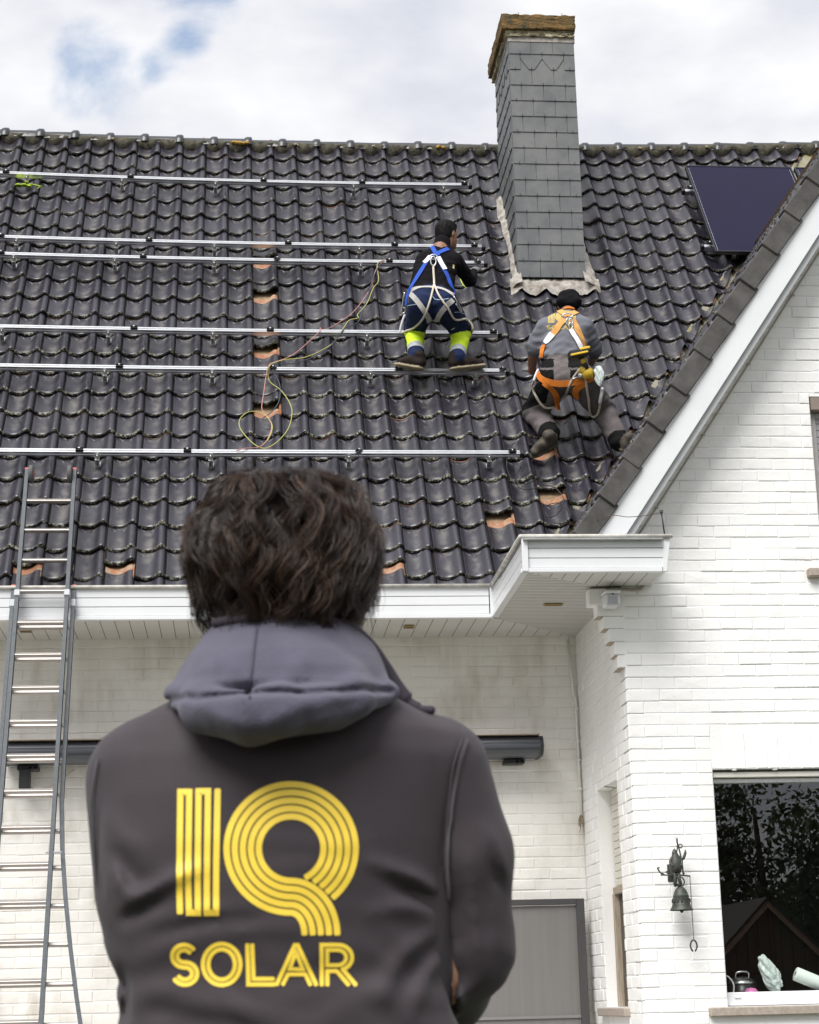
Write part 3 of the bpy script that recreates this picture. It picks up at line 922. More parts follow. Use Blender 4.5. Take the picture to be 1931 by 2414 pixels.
# stepped corbels carrying the eaves box
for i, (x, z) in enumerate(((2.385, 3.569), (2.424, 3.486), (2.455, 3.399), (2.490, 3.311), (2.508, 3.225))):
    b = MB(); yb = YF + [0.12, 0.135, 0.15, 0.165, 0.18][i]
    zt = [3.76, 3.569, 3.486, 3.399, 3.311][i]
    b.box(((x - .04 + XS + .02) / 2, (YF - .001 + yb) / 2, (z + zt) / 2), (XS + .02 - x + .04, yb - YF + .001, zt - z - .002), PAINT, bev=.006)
    b.box((x - .018, (YF + .004 + yb - .004) / 2, z - .0012), (.040, yb - YF - .008, .0024), mat('brown underside shade', (.30, .24, .18), .9, col2=(.42, .36, .29), vscale=30))  # thin brown plate: shade under each step put into the colour
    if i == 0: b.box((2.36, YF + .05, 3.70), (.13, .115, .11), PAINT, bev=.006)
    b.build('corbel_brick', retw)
cbp = MB(); cbp.box((2.42, YF + .005, 3.66), (.2, .012, .2), PAINT)

# eaves: white boxed gutters ---------------------------------------------------
YG, XB, YB = 12.86, 1.80, 11.42
ZT = 3.995
eaves = tag(MB().box((-1.3, YG + .42, 3.985), (6.2, .72, .01), ZINC).build('eaves', house), 'white plastic eaves box with the gutter')
def board_run(name, p0, p1, n, z0, z1, out, seam):
    """boards on top of each other between two plan points"""
    p0, p1, out = np.array(p0, float), np.array(p1, float), np.array(out, float)
    L = np.linalg.norm(p1 - p0); ax = (p1 - p0) / L
    hb = (z1 - z0) / n
    for i in range(n):
        b = MB()
        zc = z0 + hb * (i + .5)
        c = np.array([*((p0 + p1) / 2), zc]) - np.array([*out, 0]) * 0.006
        R = np.stack([np.array([*ax, 0]), np.array([*out, 0]), np.array([0, 0, 1.0])], 1)
        b.box(c, (L, .012, hb - 0.0045), PVC, R, bev=.0015)
        b.build(name, eaves)
    b = MB()
    b.box(np.array([*((p0 + p1) / 2), (z0 + z1) / 2]) - np.array([*out, 0]) * 0.014, (L, .004, z1 - z0), LINE, np.stack([np.array([*ax, 0]), np.array([*out, 0]), np.array([0, 0, 1.0])], 1))
    b.build('backing_strip', eaves)
board_run('fascia_board', (-4.3, YG), (XB - .03, YG), 3, ZS + .03, ZT - .005, (0, -1), 0)
board_run('fascia_board', (XB, YB + .03), (XB, YG), 3, ZS + .03, ZT - .005, (-1, 0), 0)
board_run('fascia_board', (XB + .035, YB), (2.715, YB), 3, ZS + .03, ZT - .005, (0, -1), 0)
b = MB()
for (x, y) in ((XB - .004, YG - .006), (XB + .012, YB - .004)):
    b = MB(); b.box((x, y, (ZS + ZT) / 2 + .002), (.040, .030, ZT - ZS - .006), PVC, bev=.003); b.build('corner_trim', eaves)
b = MB(); b.prism([(2.70, ZS + .006), (2.722, ZS + .006), (2.758, ZT - .004), (2.716, ZT - .004)], YB - .008, YB + .44, PVC, 1); b.build('end_trim', eaves)
# bottom lips
b = MB(); b.box(((-4.3 + XB) / 2, YG + .008, ZS + .014), (XB + 4.3, .046, .028), PVC, bev=.003); b.build('bottom_lip', eaves)
b = MB(); b.box((XB + .008, (YG + YB) / 2 - .004, ZS + .0142), (.046, YG - YB - .03, .028), PVC, bev=.003); b.build('bottom_lip', eaves)
b = MB(); b.box(((XB + 2.70) / 2 + .01, YB + .006, ZS + .0138), (2.70 - XB - .03, .042, .028), PVC, bev=.003); b.build('bottom_lip', eaves)
# gutter edge on top
b = MB(); b.tube([(-4.3, YG - .012, ZT + .004), (XB - .015, YG - .012, ZT + .004)], .014, GUTTER_LIP, 8); b.build('gutter_edge', eaves)
b = MB(); b.tube([(XB - .014, YG - .012, ZT + .004), (XB - .014, YB - .014, ZT + .004)], .014, GUTTER_LIP, 8); b.build('gutter_edge', eaves)
b = MB(); b.tube([(XB - .014, YB - .016, ZT + .004), (2.77, YB - .016, ZT + .004)], .014, GUTTER_LIP, 8); b.build('gutter_edge', eaves)
b = MB(); b.box(((XB + 2.7) / 2, (YB + YF) / 2 + .3, 3.975), (2.7 - XB, YF - YB + .7, .01), ZINC); b.build('gutter_bed', eaves)
# soffit boards
def soffit_poly(poly, axis):
    b = MB(); b.prism(poly, ZS + 0.0060, ZS + 0.0066, PVC_SOFFIT, 2); return b
x = -2.6
MIT = lambda x: YG + .015 + (x - XB) * (YW - YG - .015) / (XS - XB)
bk = MB(); bk.box((-.9, (YG + YW) / 2, ZS + .0095), (6.9, YW - YG - .03, .004), LINE); bk.box((2.24, (YB + YW) / 2, ZS + .0096), (.82, YW - YB - .03, .004), LINE); bk.build('backing_strip', eaves)
while x < XS:
    x1 = min(x + .0965, XS - .002)
    ya, yb2 = (YG + .015, YG + .015) if x1 <= XB + .015 else (max(YG + .015, MIT(x)), max(YG + .015, MIT(x1)))
    if YW - max(ya, yb2) > .004 or YW - min(ya, yb2) > .02:
        soffit_poly([(x, ya), (x1, yb2), (x1, YW), (x, YW)], 0).build('soffit_board', eaves)
    x += .102
dots = MB()
y = YB + .02
MIT2 = lambda y: XB + .015 + (y - YB - .015) * (2.36 - XB) / (YF - YB)
while y < YW - .01:
    y1 = min(y + .0375, YW - .006)
    def xr(yy):
        if yy < YF: return min(MIT2(yy), 2.36)
        return XS
    def xl(yy): return XB + .015 if yy < YG + .015 else XB + (yy - YG - .015) * (XS - XB) / (YW - YG - .015) + .003
    P = [(xl(y), y), (xr(y), y), (xr(y1), y1), (xl(y1), y1)]
    if P[1][0] - P[0][0] > .01: soffit_poly(P, 0).build('soffit_slat', eaves)
    y += .0475
x = XB + .02
while x < 2.69:
    x1 = min(x + .0825, 2.70)
    ym = lambda xx: min(YF, YB + .018 + max(0, xx - XB - .015) * (YF - YB) / (2.36 - XB))
    soffit_poly([(x, YB + .014), (x1, YB + .014), (x1, ym(x1) - .003), (x, ym(x) - .003)], 0).build('soffit_board', eaves)
    x += .0885
TAN = mat('tan plastic grille', (0.42, 0.30, 0.12), 0.7)
for (x, y, w, d) in ((2.15, 12.40, .13, .05), (1.22, 13.15, .075, .085), (-1.51, 13.21, .085, .095)):
    b = MB(); b.box((x, y, ZS - .004), (w, d, .007), TAN)
    for q in range(8): b.box((x - w / 2 + w * (q + .9) / 8.8, y, ZS - .0085), (w / 16, d * .62, .003), BLACKP)
    b.build('soffit_vent', eaves)

# kitchen window ---------------------------------------------------------------
def glass_material(name, tint, ior):
    m = bpy.data.materials.new(name); m.use_nodes = True
    nt = m.node_tree; N, L = nt.nodes, nt.links; N.clear()
    o = N.new('ShaderNodeOutputMaterial'); tr = N.new('ShaderNodeBsdfTransparent'); tr.inputs[0].default_value = (*tint, 1)
    gl = N.new('ShaderNodeBsdfGlossy'); gl.inputs['Roughness'].default_value = 0.0; gl.inputs[0].default_value = (1, 1, 1, 1)
    fr = N.new('ShaderNodeFresnel'); ge = N.new('ShaderNodeNewGeometry'); mr = N.new('ShaderNodeMapRange'); mr.inputs['To Min'].default_value = ior; mr.inputs['To Max'].default_value = 1 / ior; L.new(ge.outputs['Backfacing'], mr.inputs['Value']); L.new(mr.outputs[0], fr.inputs['IOR'])
    mx = N.new('ShaderNodeMixShader'); L.new(fr.outputs[0], mx.inputs[0]); L.new(tr.outputs[0], mx.inputs[1]); L.new(gl.outputs[0], mx.inputs[2]); L.new(mx.outputs[0], o.inputs[0])
    MATS[name] = m; return m
GLASS = glass_material('window glass', (0.96, 0.99, 0.97), 2.0)
def framebars(b, x0, x1, z0, z1, y, wl, wr, wb, wt_, d, m):
    b.box(((x0 + x0 + wl) / 2, y, (z0 + z1) / 2), (wl, d, z1 - z0), m, bev=.004)
    b.box(((x1 + x1 - wr) / 2, y, (z0 + z1) / 2), (wr, d, z1 - z0), m, bev=.004)
    b.box(((x0 + wl + x1 - wr) / 2, y, z0 + wb / 2), (x1 - x0 - wl - wr, d - .002, wb), m, bev=.004)
    b.box(((x0 + wl + x1 - wr) / 2, y, z1 - wt_ / 2), (x1 - x0 - wl - wr, d - .002, wt_), m, bev=.004)
b = MB(); framebars(b, 3.046, 4.74, 1.074, 2.50, YF + .10, .024, .05, .082, .026, .07, PVC)
win = tag(b.build('window', house), 'large kitchen window with a white frame')
b = MB(); b.add([(3.07, YF + .10, 1.15), (4.70, YF + .10, 1.15), (4.70, YF + .10, 2.48), (3.07, YF + .10, 2.48)], [(0, 1, 2, 3)], GLASS); b.build('pane', win, fix=False)
SHB = mat('cream shutter box', (0.70, 0.68, 0.62), 0.5)
b = MB(); b.box((3.9, YF + .075, 2.522), (1.68, .09, .034), SHB, bev=.004); b.box((3.9, YF + .050, 2.530), (1.62, .012, .008), mat('dark groove', (.10, .10, .09), .7)); b.build('shutter_box', win)
b = MB(); b.box((3.135, YF + .06, 1.128), (.042, .008, .016), PVC, bev=.003); b.build('drain_cap', win)
b = MB(); b.box((3.82, YF + .02, 1.040), (1.78, .13, .056), STONE, bev=.006); b.build('sill', win)
for q in (3.2, 3.47): 
    b = MB(); b.box((q, YF + .02, WIN[3] - .003), (.03, .03, .012), PAINT, bev=.003); b.build('paint_drip', win)
# upper window at the edge of the picture
LINTEL = mat('brown grey lintel', (0.25, 0.20, 0.17), .8)
b = MB(); framebars(b, 3.90, 5.58, 3.885, 5.00, YF + .10, .05, .05, .06, .04, .07, mat('taupe frame', (.36, .34, .33), .6))
win2 = tag(b.build('window', house), 'upper window with a lowered grey shutter')
for q in range(22):
    b = MB(); b.box((4.74, YF + .085, 3.95 + q * .0475), (1.58, .012, .0455), mat('grey shutter slat', (.30, .30, .31), .55), bev=.004); b.build('shutter_slat', win2)
b = MB(); b.box((4.74, YF + .06, 4.585), (1.6, .04, .03), PVC, bev=.004); b.build('rail', win2)
b = MB(); b.box((4.75, YF + .07, 5.05), (1.69, .13, .094), LINTEL, bev=.004); b.build('lintel', win2)
b = MB(); b.box((4.74, YF + .01, 3.852), (1.92, .14, .058), STONE, bev=.006); b.build('sill', win2)
# narrow window in the return wall
y0, y1, z0, z1 = NICHE
b = MB(); b.box((XS + .125, (y0 + y1) / 2, (z0 + z1) / 2 - .25), (.02, y1 - y0, z1 - z0 - .5), mat('dark window', (.03, .03, .03), .2))
win3 = tag(b.build('window', house), 'tall narrow window deep in the return wall')
for q in range(13):
    b = MB(); b.box((XS + .105, (y0 + y1) / 2, z1 - .028 - q * .0515), (.014, y1 - y0 - .03, .0485), mat('cream shutter slat', (.66, .63, .55), .6), bev=.004); b.build('shutter_slat', win3)
b = MB(); b.box((XS + .10, (y0 + y1) / 2, z1 - .70), (.04, y1 - y0 - .02, .05), WOOD_OLD, bev=.004); b.build('shutter_bar', win3)
b = MB(); b.box((XS + .10, y1 - .03, (z0 + z1 - .72) / 2), (.05, .05, z1 - .72 - z0), WOOD_OLD, bev=.004); b.build('wood_post', win3)
b = MB(); b.box((XS + .06, (y0 + y1) / 2 + .05, z0 - .032), (.20, y1 - y0 + .21, .055), STONE, bev=.006); b.build('sill', win3)
b = MB(); b.tube([(XS - .01, 12.7, z1 - .01), (XS + .05, 12.62, z1 - .03)], .006, ZINC, 6); b.build('hook', win3)

# kitchen behind the glass -------------------------------------------------------
ROOM = mat('dim kitchen wall', (0.10, 0.105, 0.085), .9)
b = MB()
b.add([(2.85, YF + .2, .9), (5.6, YF + .2, .9), (5.6, 15.2, .9), (2.85, 15.2, .9), (2.85, YF + .2, 2.7), (5.6, YF + .2, 2.7), (5.6, 15.2, 2.7), (2.85, 15.2, 2.7)],
      [(0, 1, 2, 3), (4, 7, 6, 5), (0, 3, 7, 4), (1, 5, 6, 2), (2, 6, 7, 3)], ROOM)
room = tag(b.build('kitchen', house, fix=False), 'dim kitchen seen through the window')
b = MB(); b.box((3.9, 12.38, 1.12), (1.9, .50, .03), mat('dark worktop', (.035, .035, .035), .35)); b.build('worktop', room)
b = MB(); b.box((3.30, 14.2, 1.75), (.5, .5, 1.7), mat('pale green cupboard', (.16, .19, .14), .7), bev=.01); b.build('cupboard', room)
b = MB(); b.box((3.95, 15.1, 1.9), (.7, .06, 1.2), mat('brown door', (.05, .03, .02), .6), bev=.01); b.build('door', room)
WT = 1.135
pan = thing('pan_lid', 'shiny domed pan lid standing on the worktop behind the window', 'pan lid', (3.24, 12.18, WT))
b = MB(); b.lathe([(.0, .045), (.03, .043), (.065, .032), (.088, .012), (.092, .004), (.092, 0)], (3.24, 12.20, WT + .075), STEEL, 24); b.build('lid', pan)
b = MB(); b.lathe([(.090, 0), (.090, .075), (.086, .075), (.086, .004), (0, .004)], (3.24, 12.20, WT), mat('dark enamel', (.02, .02, .022), .3), 24); b.build('pan', pan)
b = MB(); b.tube(catmull([(3.195, 12.18, WT + .112), (3.20, 12.17, WT + .142), (3.24, 12.165, WT + .15), (3.28, 12.17, WT + .142), (3.285, 12.18, WT + .112)], 4), .006, STEEL, 8); b.build('handle', pan)
PLASTIC = bpy.data.materials.new('crumpled clear plastic'); PLASTIC.use_nodes = True
pb = PLASTIC.node_tree.nodes['Principled BSDF']; pb.inputs['Base Color'].default_value = (.70, .78, .75, 1); pb.inputs['Roughness'].default_value = .22; pb.inputs['Alpha'].default_value = .8
bm = bmesh.new(); bmesh.ops.create_icosphere(bm, subdivisions=4, radius=1)
r = random.Random(3)
for v in bm.verts:
    p = v.co.copy()
    n = math.sin(p.x * 9 + p.z * 5) * .09 + math.sin(p.y * 13 - p.z * 11) * .07 + r.uniform(-.05, .05)
    taper = 1 - .25 * p.z
    v.co = Vector((p.x * .045 * (1 + n) * taper, p.y * .04 * (1 + n), p.z * .10 * (1 + n * .6)))
me = bpy.data.meshes.new('plastic_bag'); bm.to_mesh(me); bm.free(); me.materials.append(PLASTIC)
tag(place('plastic_bag', me, None, Matrix.Translation((3.40, 12.10, WT + .135)) @ Matrix.Rotation(-.42, 4, 'Y') @ Matrix.Scale(1.22, 4)), 'crumpled clear plastic bag leaning between pan and paper roll', 'bag')
b = MB()
PAPER = mat('white kitchen paper', (.74, .79, .75), .9, bump=.003, bscale=120)
prof = [(.014, 0), (.043, 0), (.045, .004), (.045, .27), (.043, .274), (.014, .274), (.014, 0)]
b.lathe(prof, (0, 0, 0), PAPER, 28)
pr = place('paper_roll', b.mesh('paper_roll'), None, Matrix.Translation((3.565, 12.08, WT + .128)) @ Matrix.Rotation(math.radians(113), 4, 'Y') @ Matrix.Rotation(.0, 4, 'Z'))
tag(pr, 'white roll of kitchen paper lying tilted inside the window', 'paper roll')
b = MB(); b.lathe([(.0135, -.001), (.0135, .273), (.011, .273), (.011, -.001)], (0, 0, 0), mat('cardboard core', (.30, .20, .12), .9), 16)
c = place('core', b.mesh('core'), pr, WORLD_M[pr.name].copy())
b = MB(); b.lathe([(0, .048), (.03, .042), (.046, .02), (.05, 0)], (3.262, 12.06, WT), mat('pink plastic', (.62, .18, .42), .4), 20)
tag(b.build('bowl'), 'small pink bowl upside down at the window sill', 'bowl')
b = MB(); b.box((3.52, 12.08, WT + .012), (.22, .12, .006), mat('white plate', (.7, .72, .68), .4), bev=.002); b.box((3.50, 12.1, WT + .005), (.26, .14, .008), BLACKP)
tag(b.build('tray'), 'flat black tray with a white board beside the paper roll', 'tray')
b = MB(); b.tube(catmull([(3.10, 12.10, WT + .13), (3.13, 12.09, WT + .115), (3.155, 12.08, WT + .07), (3.15, 12.08, WT + .01)], 4), .006, PVC, 6)
tag(b.build('hose'), 'thin white hose curving behind the window corner', 'hose')

# mounting rails ------------------------------------------------------------------
RAILH = 0.082
def hook_mb():
    b = MB()   # origin: on the slope below the rail, local x along the rail, y up the slope, z off the slope
    b.box((0, -.035, -.018 + .030), (.042, .050, .006), STEEL)
    b.box((0, -.058, .045), (.036, .006, .065), STEEL, bev=.001)
    b.box((0, -.026, .075), (.036, .064, .005), STEEL, bev=.001)
    b.box((0, -.0635, .058), (.010, .004, .010), BLACKP); b.box((0, -.0635, .036), (.010, .004, .010), BLACKP)
    b.box((0, -.027, .095), (.028, .005, .040), STEEL, bev=.001)
    b.lathe([(0, .008), (.008, .008), (.008, 0)], (0, -.036, .10), STEEL, 8)
    return b
HOOK = hook_mb().mesh('roof_hook')
def clamp_mb():
    b = MB()
    b.box((0, 0, .012), (.058, .034, .008), BLACKP, bev=.002)
    b.box((0, -.013, .020), (.058, .008, .018), BLACKP, bev=.002); b.box((0, .013, .020), (.058, .008, .018), BLACKP, bev=.002)
    b.lathe([(.0, .036), (.008, .036), (.009, .028), (.006, .028), (.006, .0)], (0, 0, 0), STEEL, 8)
    return b
CLAMP = clamp_mb().mesh('panel_clamp')
RAILS = [
 (5.292, 2.139, (-1.928, -1.068, -.214, 1.062, 1.902), (-2.113, -.989, .229, 1.142, 2.099), (), 'uppermost aluminium rail, just below the roof ridge'),
 (4.232, 2.157, (-1.928, -1.068, -.214, 1.062), (-2.059, -.783, .434, 1.377, 2.09), (), 'second aluminium rail from the ridge, behind the head of the worker in black'),
 (3.968, 2.150, (-1.928, -1.068, -.214, 1.062), (-2.033, -.824, 1.314), (.330, 2.089), 'third aluminium rail from the ridge, where the loose cables start'),
 (2.900, 2.161, (-1.928, -1.068, -.214, 1.062), (-.859, .259, 2.121), (), 'fourth aluminium rail from the ridge, at the knees of the worker in black'),
 (2.368, 2.168, (-1.928, -1.068, -.214, 1.062, 1.92), (-.952, 1.292), (.268, 2.139), 'aluminium rail that the worker in black stands on'),
 (1.302, 2.163, (-1.928, -1.068, -.214, .839, 1.923), (-1.201, -.39, 2.102), (.914,), 'lowest aluminium rail, just above the head of the man in the hooded jacket')]
for v, xe, hooks_, clamps_, loose, lab in RAILS:
    t = thing('mounting_rail', lab, 'mounting rail', RF(0, v), 'aluminium mounting rails across the roof')
    b = MB(); x0 = -3.4
    prof = [(-.020, 0), (.020, 0), (.020, .041), (.006, .041), (.006, .033), (-.006, .033), (-.006, .041), (-.020, .041), (-.020, .026), (-.0165, .024), (-.0165, .018), (-.020, .016)]
    xs = np.linspace(x0, xe, 9); V = []; F = []; n = len(prof)
    for x in xs:
        for (y, z) in prof: V.append(RF(x, v + y, RAILH + z - .022))
    for i in range(len(xs) - 1):
        for j in range(n): F.append((i * n + j, i * n + (j + 1) % n, (i + 1) * n + (j + 1) % n, (i + 1) * n + j))
    F += [tuple(range(n)), tuple((len(xs) - 1) * n + j for j in range(n - 1, -1, -1))]
    b.add(V, F, ALU); b.build('rail_bar', t)
    for hx in (-2.78,) + hooks_:
        o = RF(hx, v, -.022); place('roof_hook', HOOK, t, frame(o, RX, RU, RN))
    for k, cx in enumerate(clamps_ + loose):
        o = RF(cx, v, RAILH + .012)
        R = np.stack([RX, RU, RN], 1)
        if cx in loose: R = R @ rotm('Z', (.9, -.7, .5)[k % 3]) @ rotm('Y', .25)
        else: R = R @ rotm('Z', random.gauss(0, .06))
        place('panel_clamp', CLAMP, t, frame(o, R[:, 0], R[:, 1], R[:, 2]))
    b = MB(); o = RF(xe + .015, v, RAILH - .002); b.box((0, 0, 0), (.034, .046, .048), BLACKP, bev=.003)
    place('end_cap', b.mesh('end_cap'), t, frame(o, RX, RU, RN))

# solar panels ----------------------------------------------------------------------
CELL = mat('dark blue solar glass', (0.008, 0.006, 0.027), .30, var=.10, vscale=2.5, spec=.16)
PFRAME = mat('black anodised frame', (0.020, 0.022, 0.024), .35)
PL, PW = 1.50, 1.035
def panel(x0, lab, h=.105):
    v0, v1 = 4.085, 5.585
    t = thing('solar_panel', lab, 'solar panel', RF(x0 + PW / 2, (v0 + v1) / 2, h), 'solar panels already mounted right of the chimney')
    def q(x, y, z): return RF(4.24, 4.8, z) + RX * (x - 4.24) + RU * (y - 4.8)
    def bx(name, xa, xb, va, vb, ha, hb, m):
        b = MB(); b.add([q(x, y, z) for z in (ha, hb) for x in (xa, xb) for y in (va, vb)], [(0, 1, 3, 2), (4, 6, 7, 5), (0, 2, 6, 4), (1, 5, 7, 3), (0, 4, 5, 1), (2, 3, 7, 6)], m); return b.build(name, t)
    bx('solar_glass', x0 + .011, x0 + PW - .011, v0 + .011, v1 - .011, h, h + .030, CELL)
    for (xa, xb, va, vb) in ((x0, x0 + .010, v0, v1), (x0 + PW - .010, x0 + PW, v0, v1), (x0 + .0105, x0 + PW - .0105, v0, v0 + .010), (x0 + .0105, x0 + PW - .0105, v1 - .010, v1)):
        bx('frame_bar', xa, xb, va, vb, h - .004, h + .034, PFRAME)
    b = MB()
    DOT = mat('silver contact', (.55, .55, .6), .4)
    for xx in (x0 + .026, x0 + PW - .026):
        y = v0 + .03
        while y < v1 - .03:
            c = q(xx, y, h + .0305); b.add([c - RX * .0018 - RU * .006, c + RX * .0018 - RU * .006, c + RX * .0018 + RU * .006, c - RX * .0018 + RU * .006], [(0, 1, 2, 3)], DOT); y += .024
    tag(b.build('contact_strip', t), 'rows of tiny silver contacts', kind='stuff')
panel(4.240, 'dark blue solar panel on the roof right of the chimney')
panel(5.305, 'solar panel mostly hidden behind the verge, only its left corner visible')
for v, lab in ((5.20, 'short upper rail stub showing beside the solar panel'), (4.25, 'short lower rail stub showing beside the solar panel')):
    t = thing('mounting_rail', lab, 'mounting rail', RF(4.2, v), 'rails under the solar panels')
    b = MB()
    b.add([RF(4.24, v + y, z) + RX * (x - 4.24) for z in (.050, .092) for x in (4.175, 5.9) for y in (-.02, .02)], [(0, 1, 3, 2), (4, 6, 7, 5), (0, 2, 6, 4), (1, 5, 7, 3), (0, 4, 5, 1), (2, 3, 7, 6)], ALU); b.build('rail_bar', t)
    b = MB(); b.box((0, 0, 0), (.03, .046, .05), BLACKP, bev=.003); place('end_cap', b.mesh('end_cap'), t, frame(RF(4.16, v, .077), RX, RU, RN))
    place('panel_clamp', CLAMP, t, frame(RF(4.222, v, .105), RX, RU, RN))
    for hx in (4.45, 5.2): place('roof_hook', HOOK, t, frame(RF(hx, v, -.022), RX, RU, RN))

# cables on the roof ------------------------------------------------------------------
def cable(name, pts, r, m, lab, cat='cable', h=.05, group=None):
    P = catmull([RF(x, v, hh) for x, v, hh in [(p + (h,))[:3] for p in pts]], 5)
    b = MB(); b.tube(P, r, m, 6); return tag(b.build(name), lab, cat, group)
cable('cable', [(1.273, 3.98, .11), (1.188, 3.842, .09), (1.153, 3.68, .06), (1.133, 3.615), (.967, 3.258), (.739, 3.002), (.674, 2.93, .11), (.66, 2.87, .11), (.485, 2.683), (.382, 2.579), (.29, 2.47, .09), (.245, 2.38, .13), (.22, 2.30, .09), (.197, 2.11), (.18, 1.901), (.222, 1.806), (.254, 1.681), (.219, 1.511), (.152, 1.404, .06), (.048, 1.32, .115), (-.02, 1.29, .115)], .0036, mat('pink cable', (.50, .23, .21), .6), 'pink cable running down the roof from rail to rail')
cable('cable', [(1.267, 3.98, .11), (1.204, 3.913, .10), (1.207, 3.727, .06), (1.154, 3.615), (1.089, 3.389), (1.002, 3.222), (1.005, 3.168), (.925, 3.13), (.87, 2.95, .10), (.85, 2.89, .11), (.783, 2.808), (.646, 2.668), (.523, 2.589), (.382, 2.561), (.29, 2.45, .10), (.25, 2.37, .13), (.234, 2.33, .09), (.247, 2.258), (.334, 2.144), (.4, 1.982), (.416, 1.839), (.383, 1.65), (.304, 1.496), (.208, 1.404), (.133, 1.434), (.058, 1.541), (.006, 1.664), (.011, 1.773), (.078, 1.86), (.165, 1.853), (.232, 1.774), (.259, 1.665), (.229, 1.526), (.161, 1.412)], .0038, mat('yellow green cable', (.42, .42, .12), .6), 'yellow and green earth cable with a loop below the rails')
cable('cable', [(1.26, 3.98, .11), (1.18, 3.80, .09), (1.1, 3.501), (1.039, 3.241), (.991, 3.095), (.882, 2.95, .10), (.85, 2.88, .11), (.772, 2.791), (.666, 2.651), (.522, 2.546), (.41, 2.477, .07), (.3, 2.42, .11), (.269, 2.35, .11), (.317, 2.25, .06), (.329, 2.144), (.312, 1.982), (.252, 1.854), (.184, 1.774), (.178, 1.696), (.211, 1.642), (.249, 1.65)], .0042, mat('dark blue grey cable', (.05, .06, .085), .5), 'dark grey cable beside the pink and yellow ones')
cable('cable', [(2.12, 1.40, .11), (2.085, 1.34, .10), (2.054, 1.227), (2.064, 1.079), (2.126, .934), (2.229, .926), (2.317, .966), (2.396, .934), (2.444, .823), (2.428, .744), (2.377, .635), (2.311, .596), (2.282, .65), (2.307, .728), (2.384, .76), (2.45, .728), (2.47, .63), (2.45, .557), (2.404, .526), (2.333, .527)], .0038, BLACKP, 'black cable hanging from the end of the lowest rail', h=.045)
cable('cable', [(2.16, 1.186), (2.115, 1.063), (2.121, .982), (2.217, .998), (2.303, 1.104), (2.276, 1.145), (2.186, 1.096), (2.125, 1.014), (2.109, .966)], .0034, BLACKP, 'small coil of black cable on the tiles beside the valley', h=.05)
cable('cable', [(1.915, 3.88, .07), (1.923, 3.839, .05), (1.927, 3.777, .05), (1.936, 3.722, .045), (1.95, 3.685, .04), (1.965, 3.67, .03)], .0045, mat('lime cable', (.45, .60, .05), .5), 'short lime cable end under the arm of the worker in black')
b = MB()
GL = mat('lime glove', (.30, .42, .02), .7)
for dx, dv, w in ((0, 0, .06), (.05, .01, .05), (.1, -.005, .035)):
    c = RF(-2.0 + dx, 5.19 + dv, .025); b.lathe([(0, .02), (w * .5, .012), (w * .62, 0)], c, GL, 10)
b.tube([RF(-1.98, 5.19, .03), RF(-1.88, 5.22, .03), RF(-1.80, 5.20, .025), RF(-1.83, 5.15, .025)], .006, GL, 6)
tag(b.build('glove'), 'crumpled lime glove lying under the uppermost rail', 'glove')
b = MB(); b.tube(catmull([(2.20, 11.9, 4.12), (2.35, 11.45, 4.14), (2.5, 11.44, 4.135), (2.62, 11.46, 4.15), (2.72, 11.46, 4.17)], 6), .0025, mat('rusty wire', (.10, .07, .05), .8), 5)
tag(b.build('wire'), 'thin twisted wire stretched above the eaves box', 'wire')
b = MB(); b.tube([(2.722, 11.46, 4.17), (2.735, 11.46, 4.02)], .005, BLACKP, 6); b.lathe([(.01, 0), (.012, .02), (0, .02)], (2.722, 11.46, 4.165), BLACKP, 8)
tag(b.build('rod'), 'short black rod standing on the eaves box', 'rod')

# cable along the bargeboard and down to the sensor
GREYC = mat('grey brown cable', (.36, .32, .27), .7)
t = thing('wall_cable', 'grey cable clipped along the gable below the white bargeboard', 'cable', (2.6, YF, 4.2))
pts = [np.array([x + .345 * WS, YF - .012, ZV(x) - .345 * WC]) for x in np.linspace(2.32, 4.6, 14)]
low = [np.array([2.605, YF - .012, 4.02]), np.array([2.60, YF - .012, 4.15])]
b = MB(); b.tube(low + [p + np.array([0, 0, random.uniform(-.006, .006)]) for p in pts], .007, GREYC, 6); b.build('cable', t)
for k in range(1, 14, 2):
    b = MB(); b.box(pts[k] + np.array([0, -.006, 0]), (.028, .014, .014), GREYC, bev=.002); b.build('clip', t)
for q in low:
    b = MB(); b.box(q + np.array([0, -.006, 0]), (.03, .014, .014), GREYC, bev=.002); b.build('clip', t)
# motion sensor
t = thing('motion_sensor', 'white motion sensor under the eaves box', 'motion sensor', (2.43, YF, 3.65))
b = MB(); b.box((2.428, 11.79, 3.655), (.108, .12, .085), PVC, bev=.016); b.build('housing', t)
b = MB(); b.box((2.428, 11.78, 3.705), (.112, .135, .022), PVC, bev=.008); b.build('cover', t)
b = MB()
V = [(2.428 + .046 * math.sin(a), 11.742 - .018 * math.cos(a), z) for z in (3.622, 3.676) for a in np.linspace(-1.3, 1.3, 9)]
b.add(V, [(i, i + 1, i + 10, i + 9) for i in range(8)], mat('milky lens', (.40, .42, .45), .3), True); b.build('lens', t)
b = MB(); b.box((2.43, 11.722, 3.692), (.012, .004, .006), BLACKP); b.build('led', t)
b = MB(); b.tube(catmull([(2.40, 11.84, 3.70), (2.42, 11.85, 3.745), (2.50, 11.85, 3.752), (2.62, 11.85, 3.745), (2.66, 11.845, 3.765), (2.70, 11.845, 3.85)], 5), .009, GREYC, 7)
tag(b.build('sensor_cable'), 'dark cable curling from the motion sensor under the eaves', 'cable')
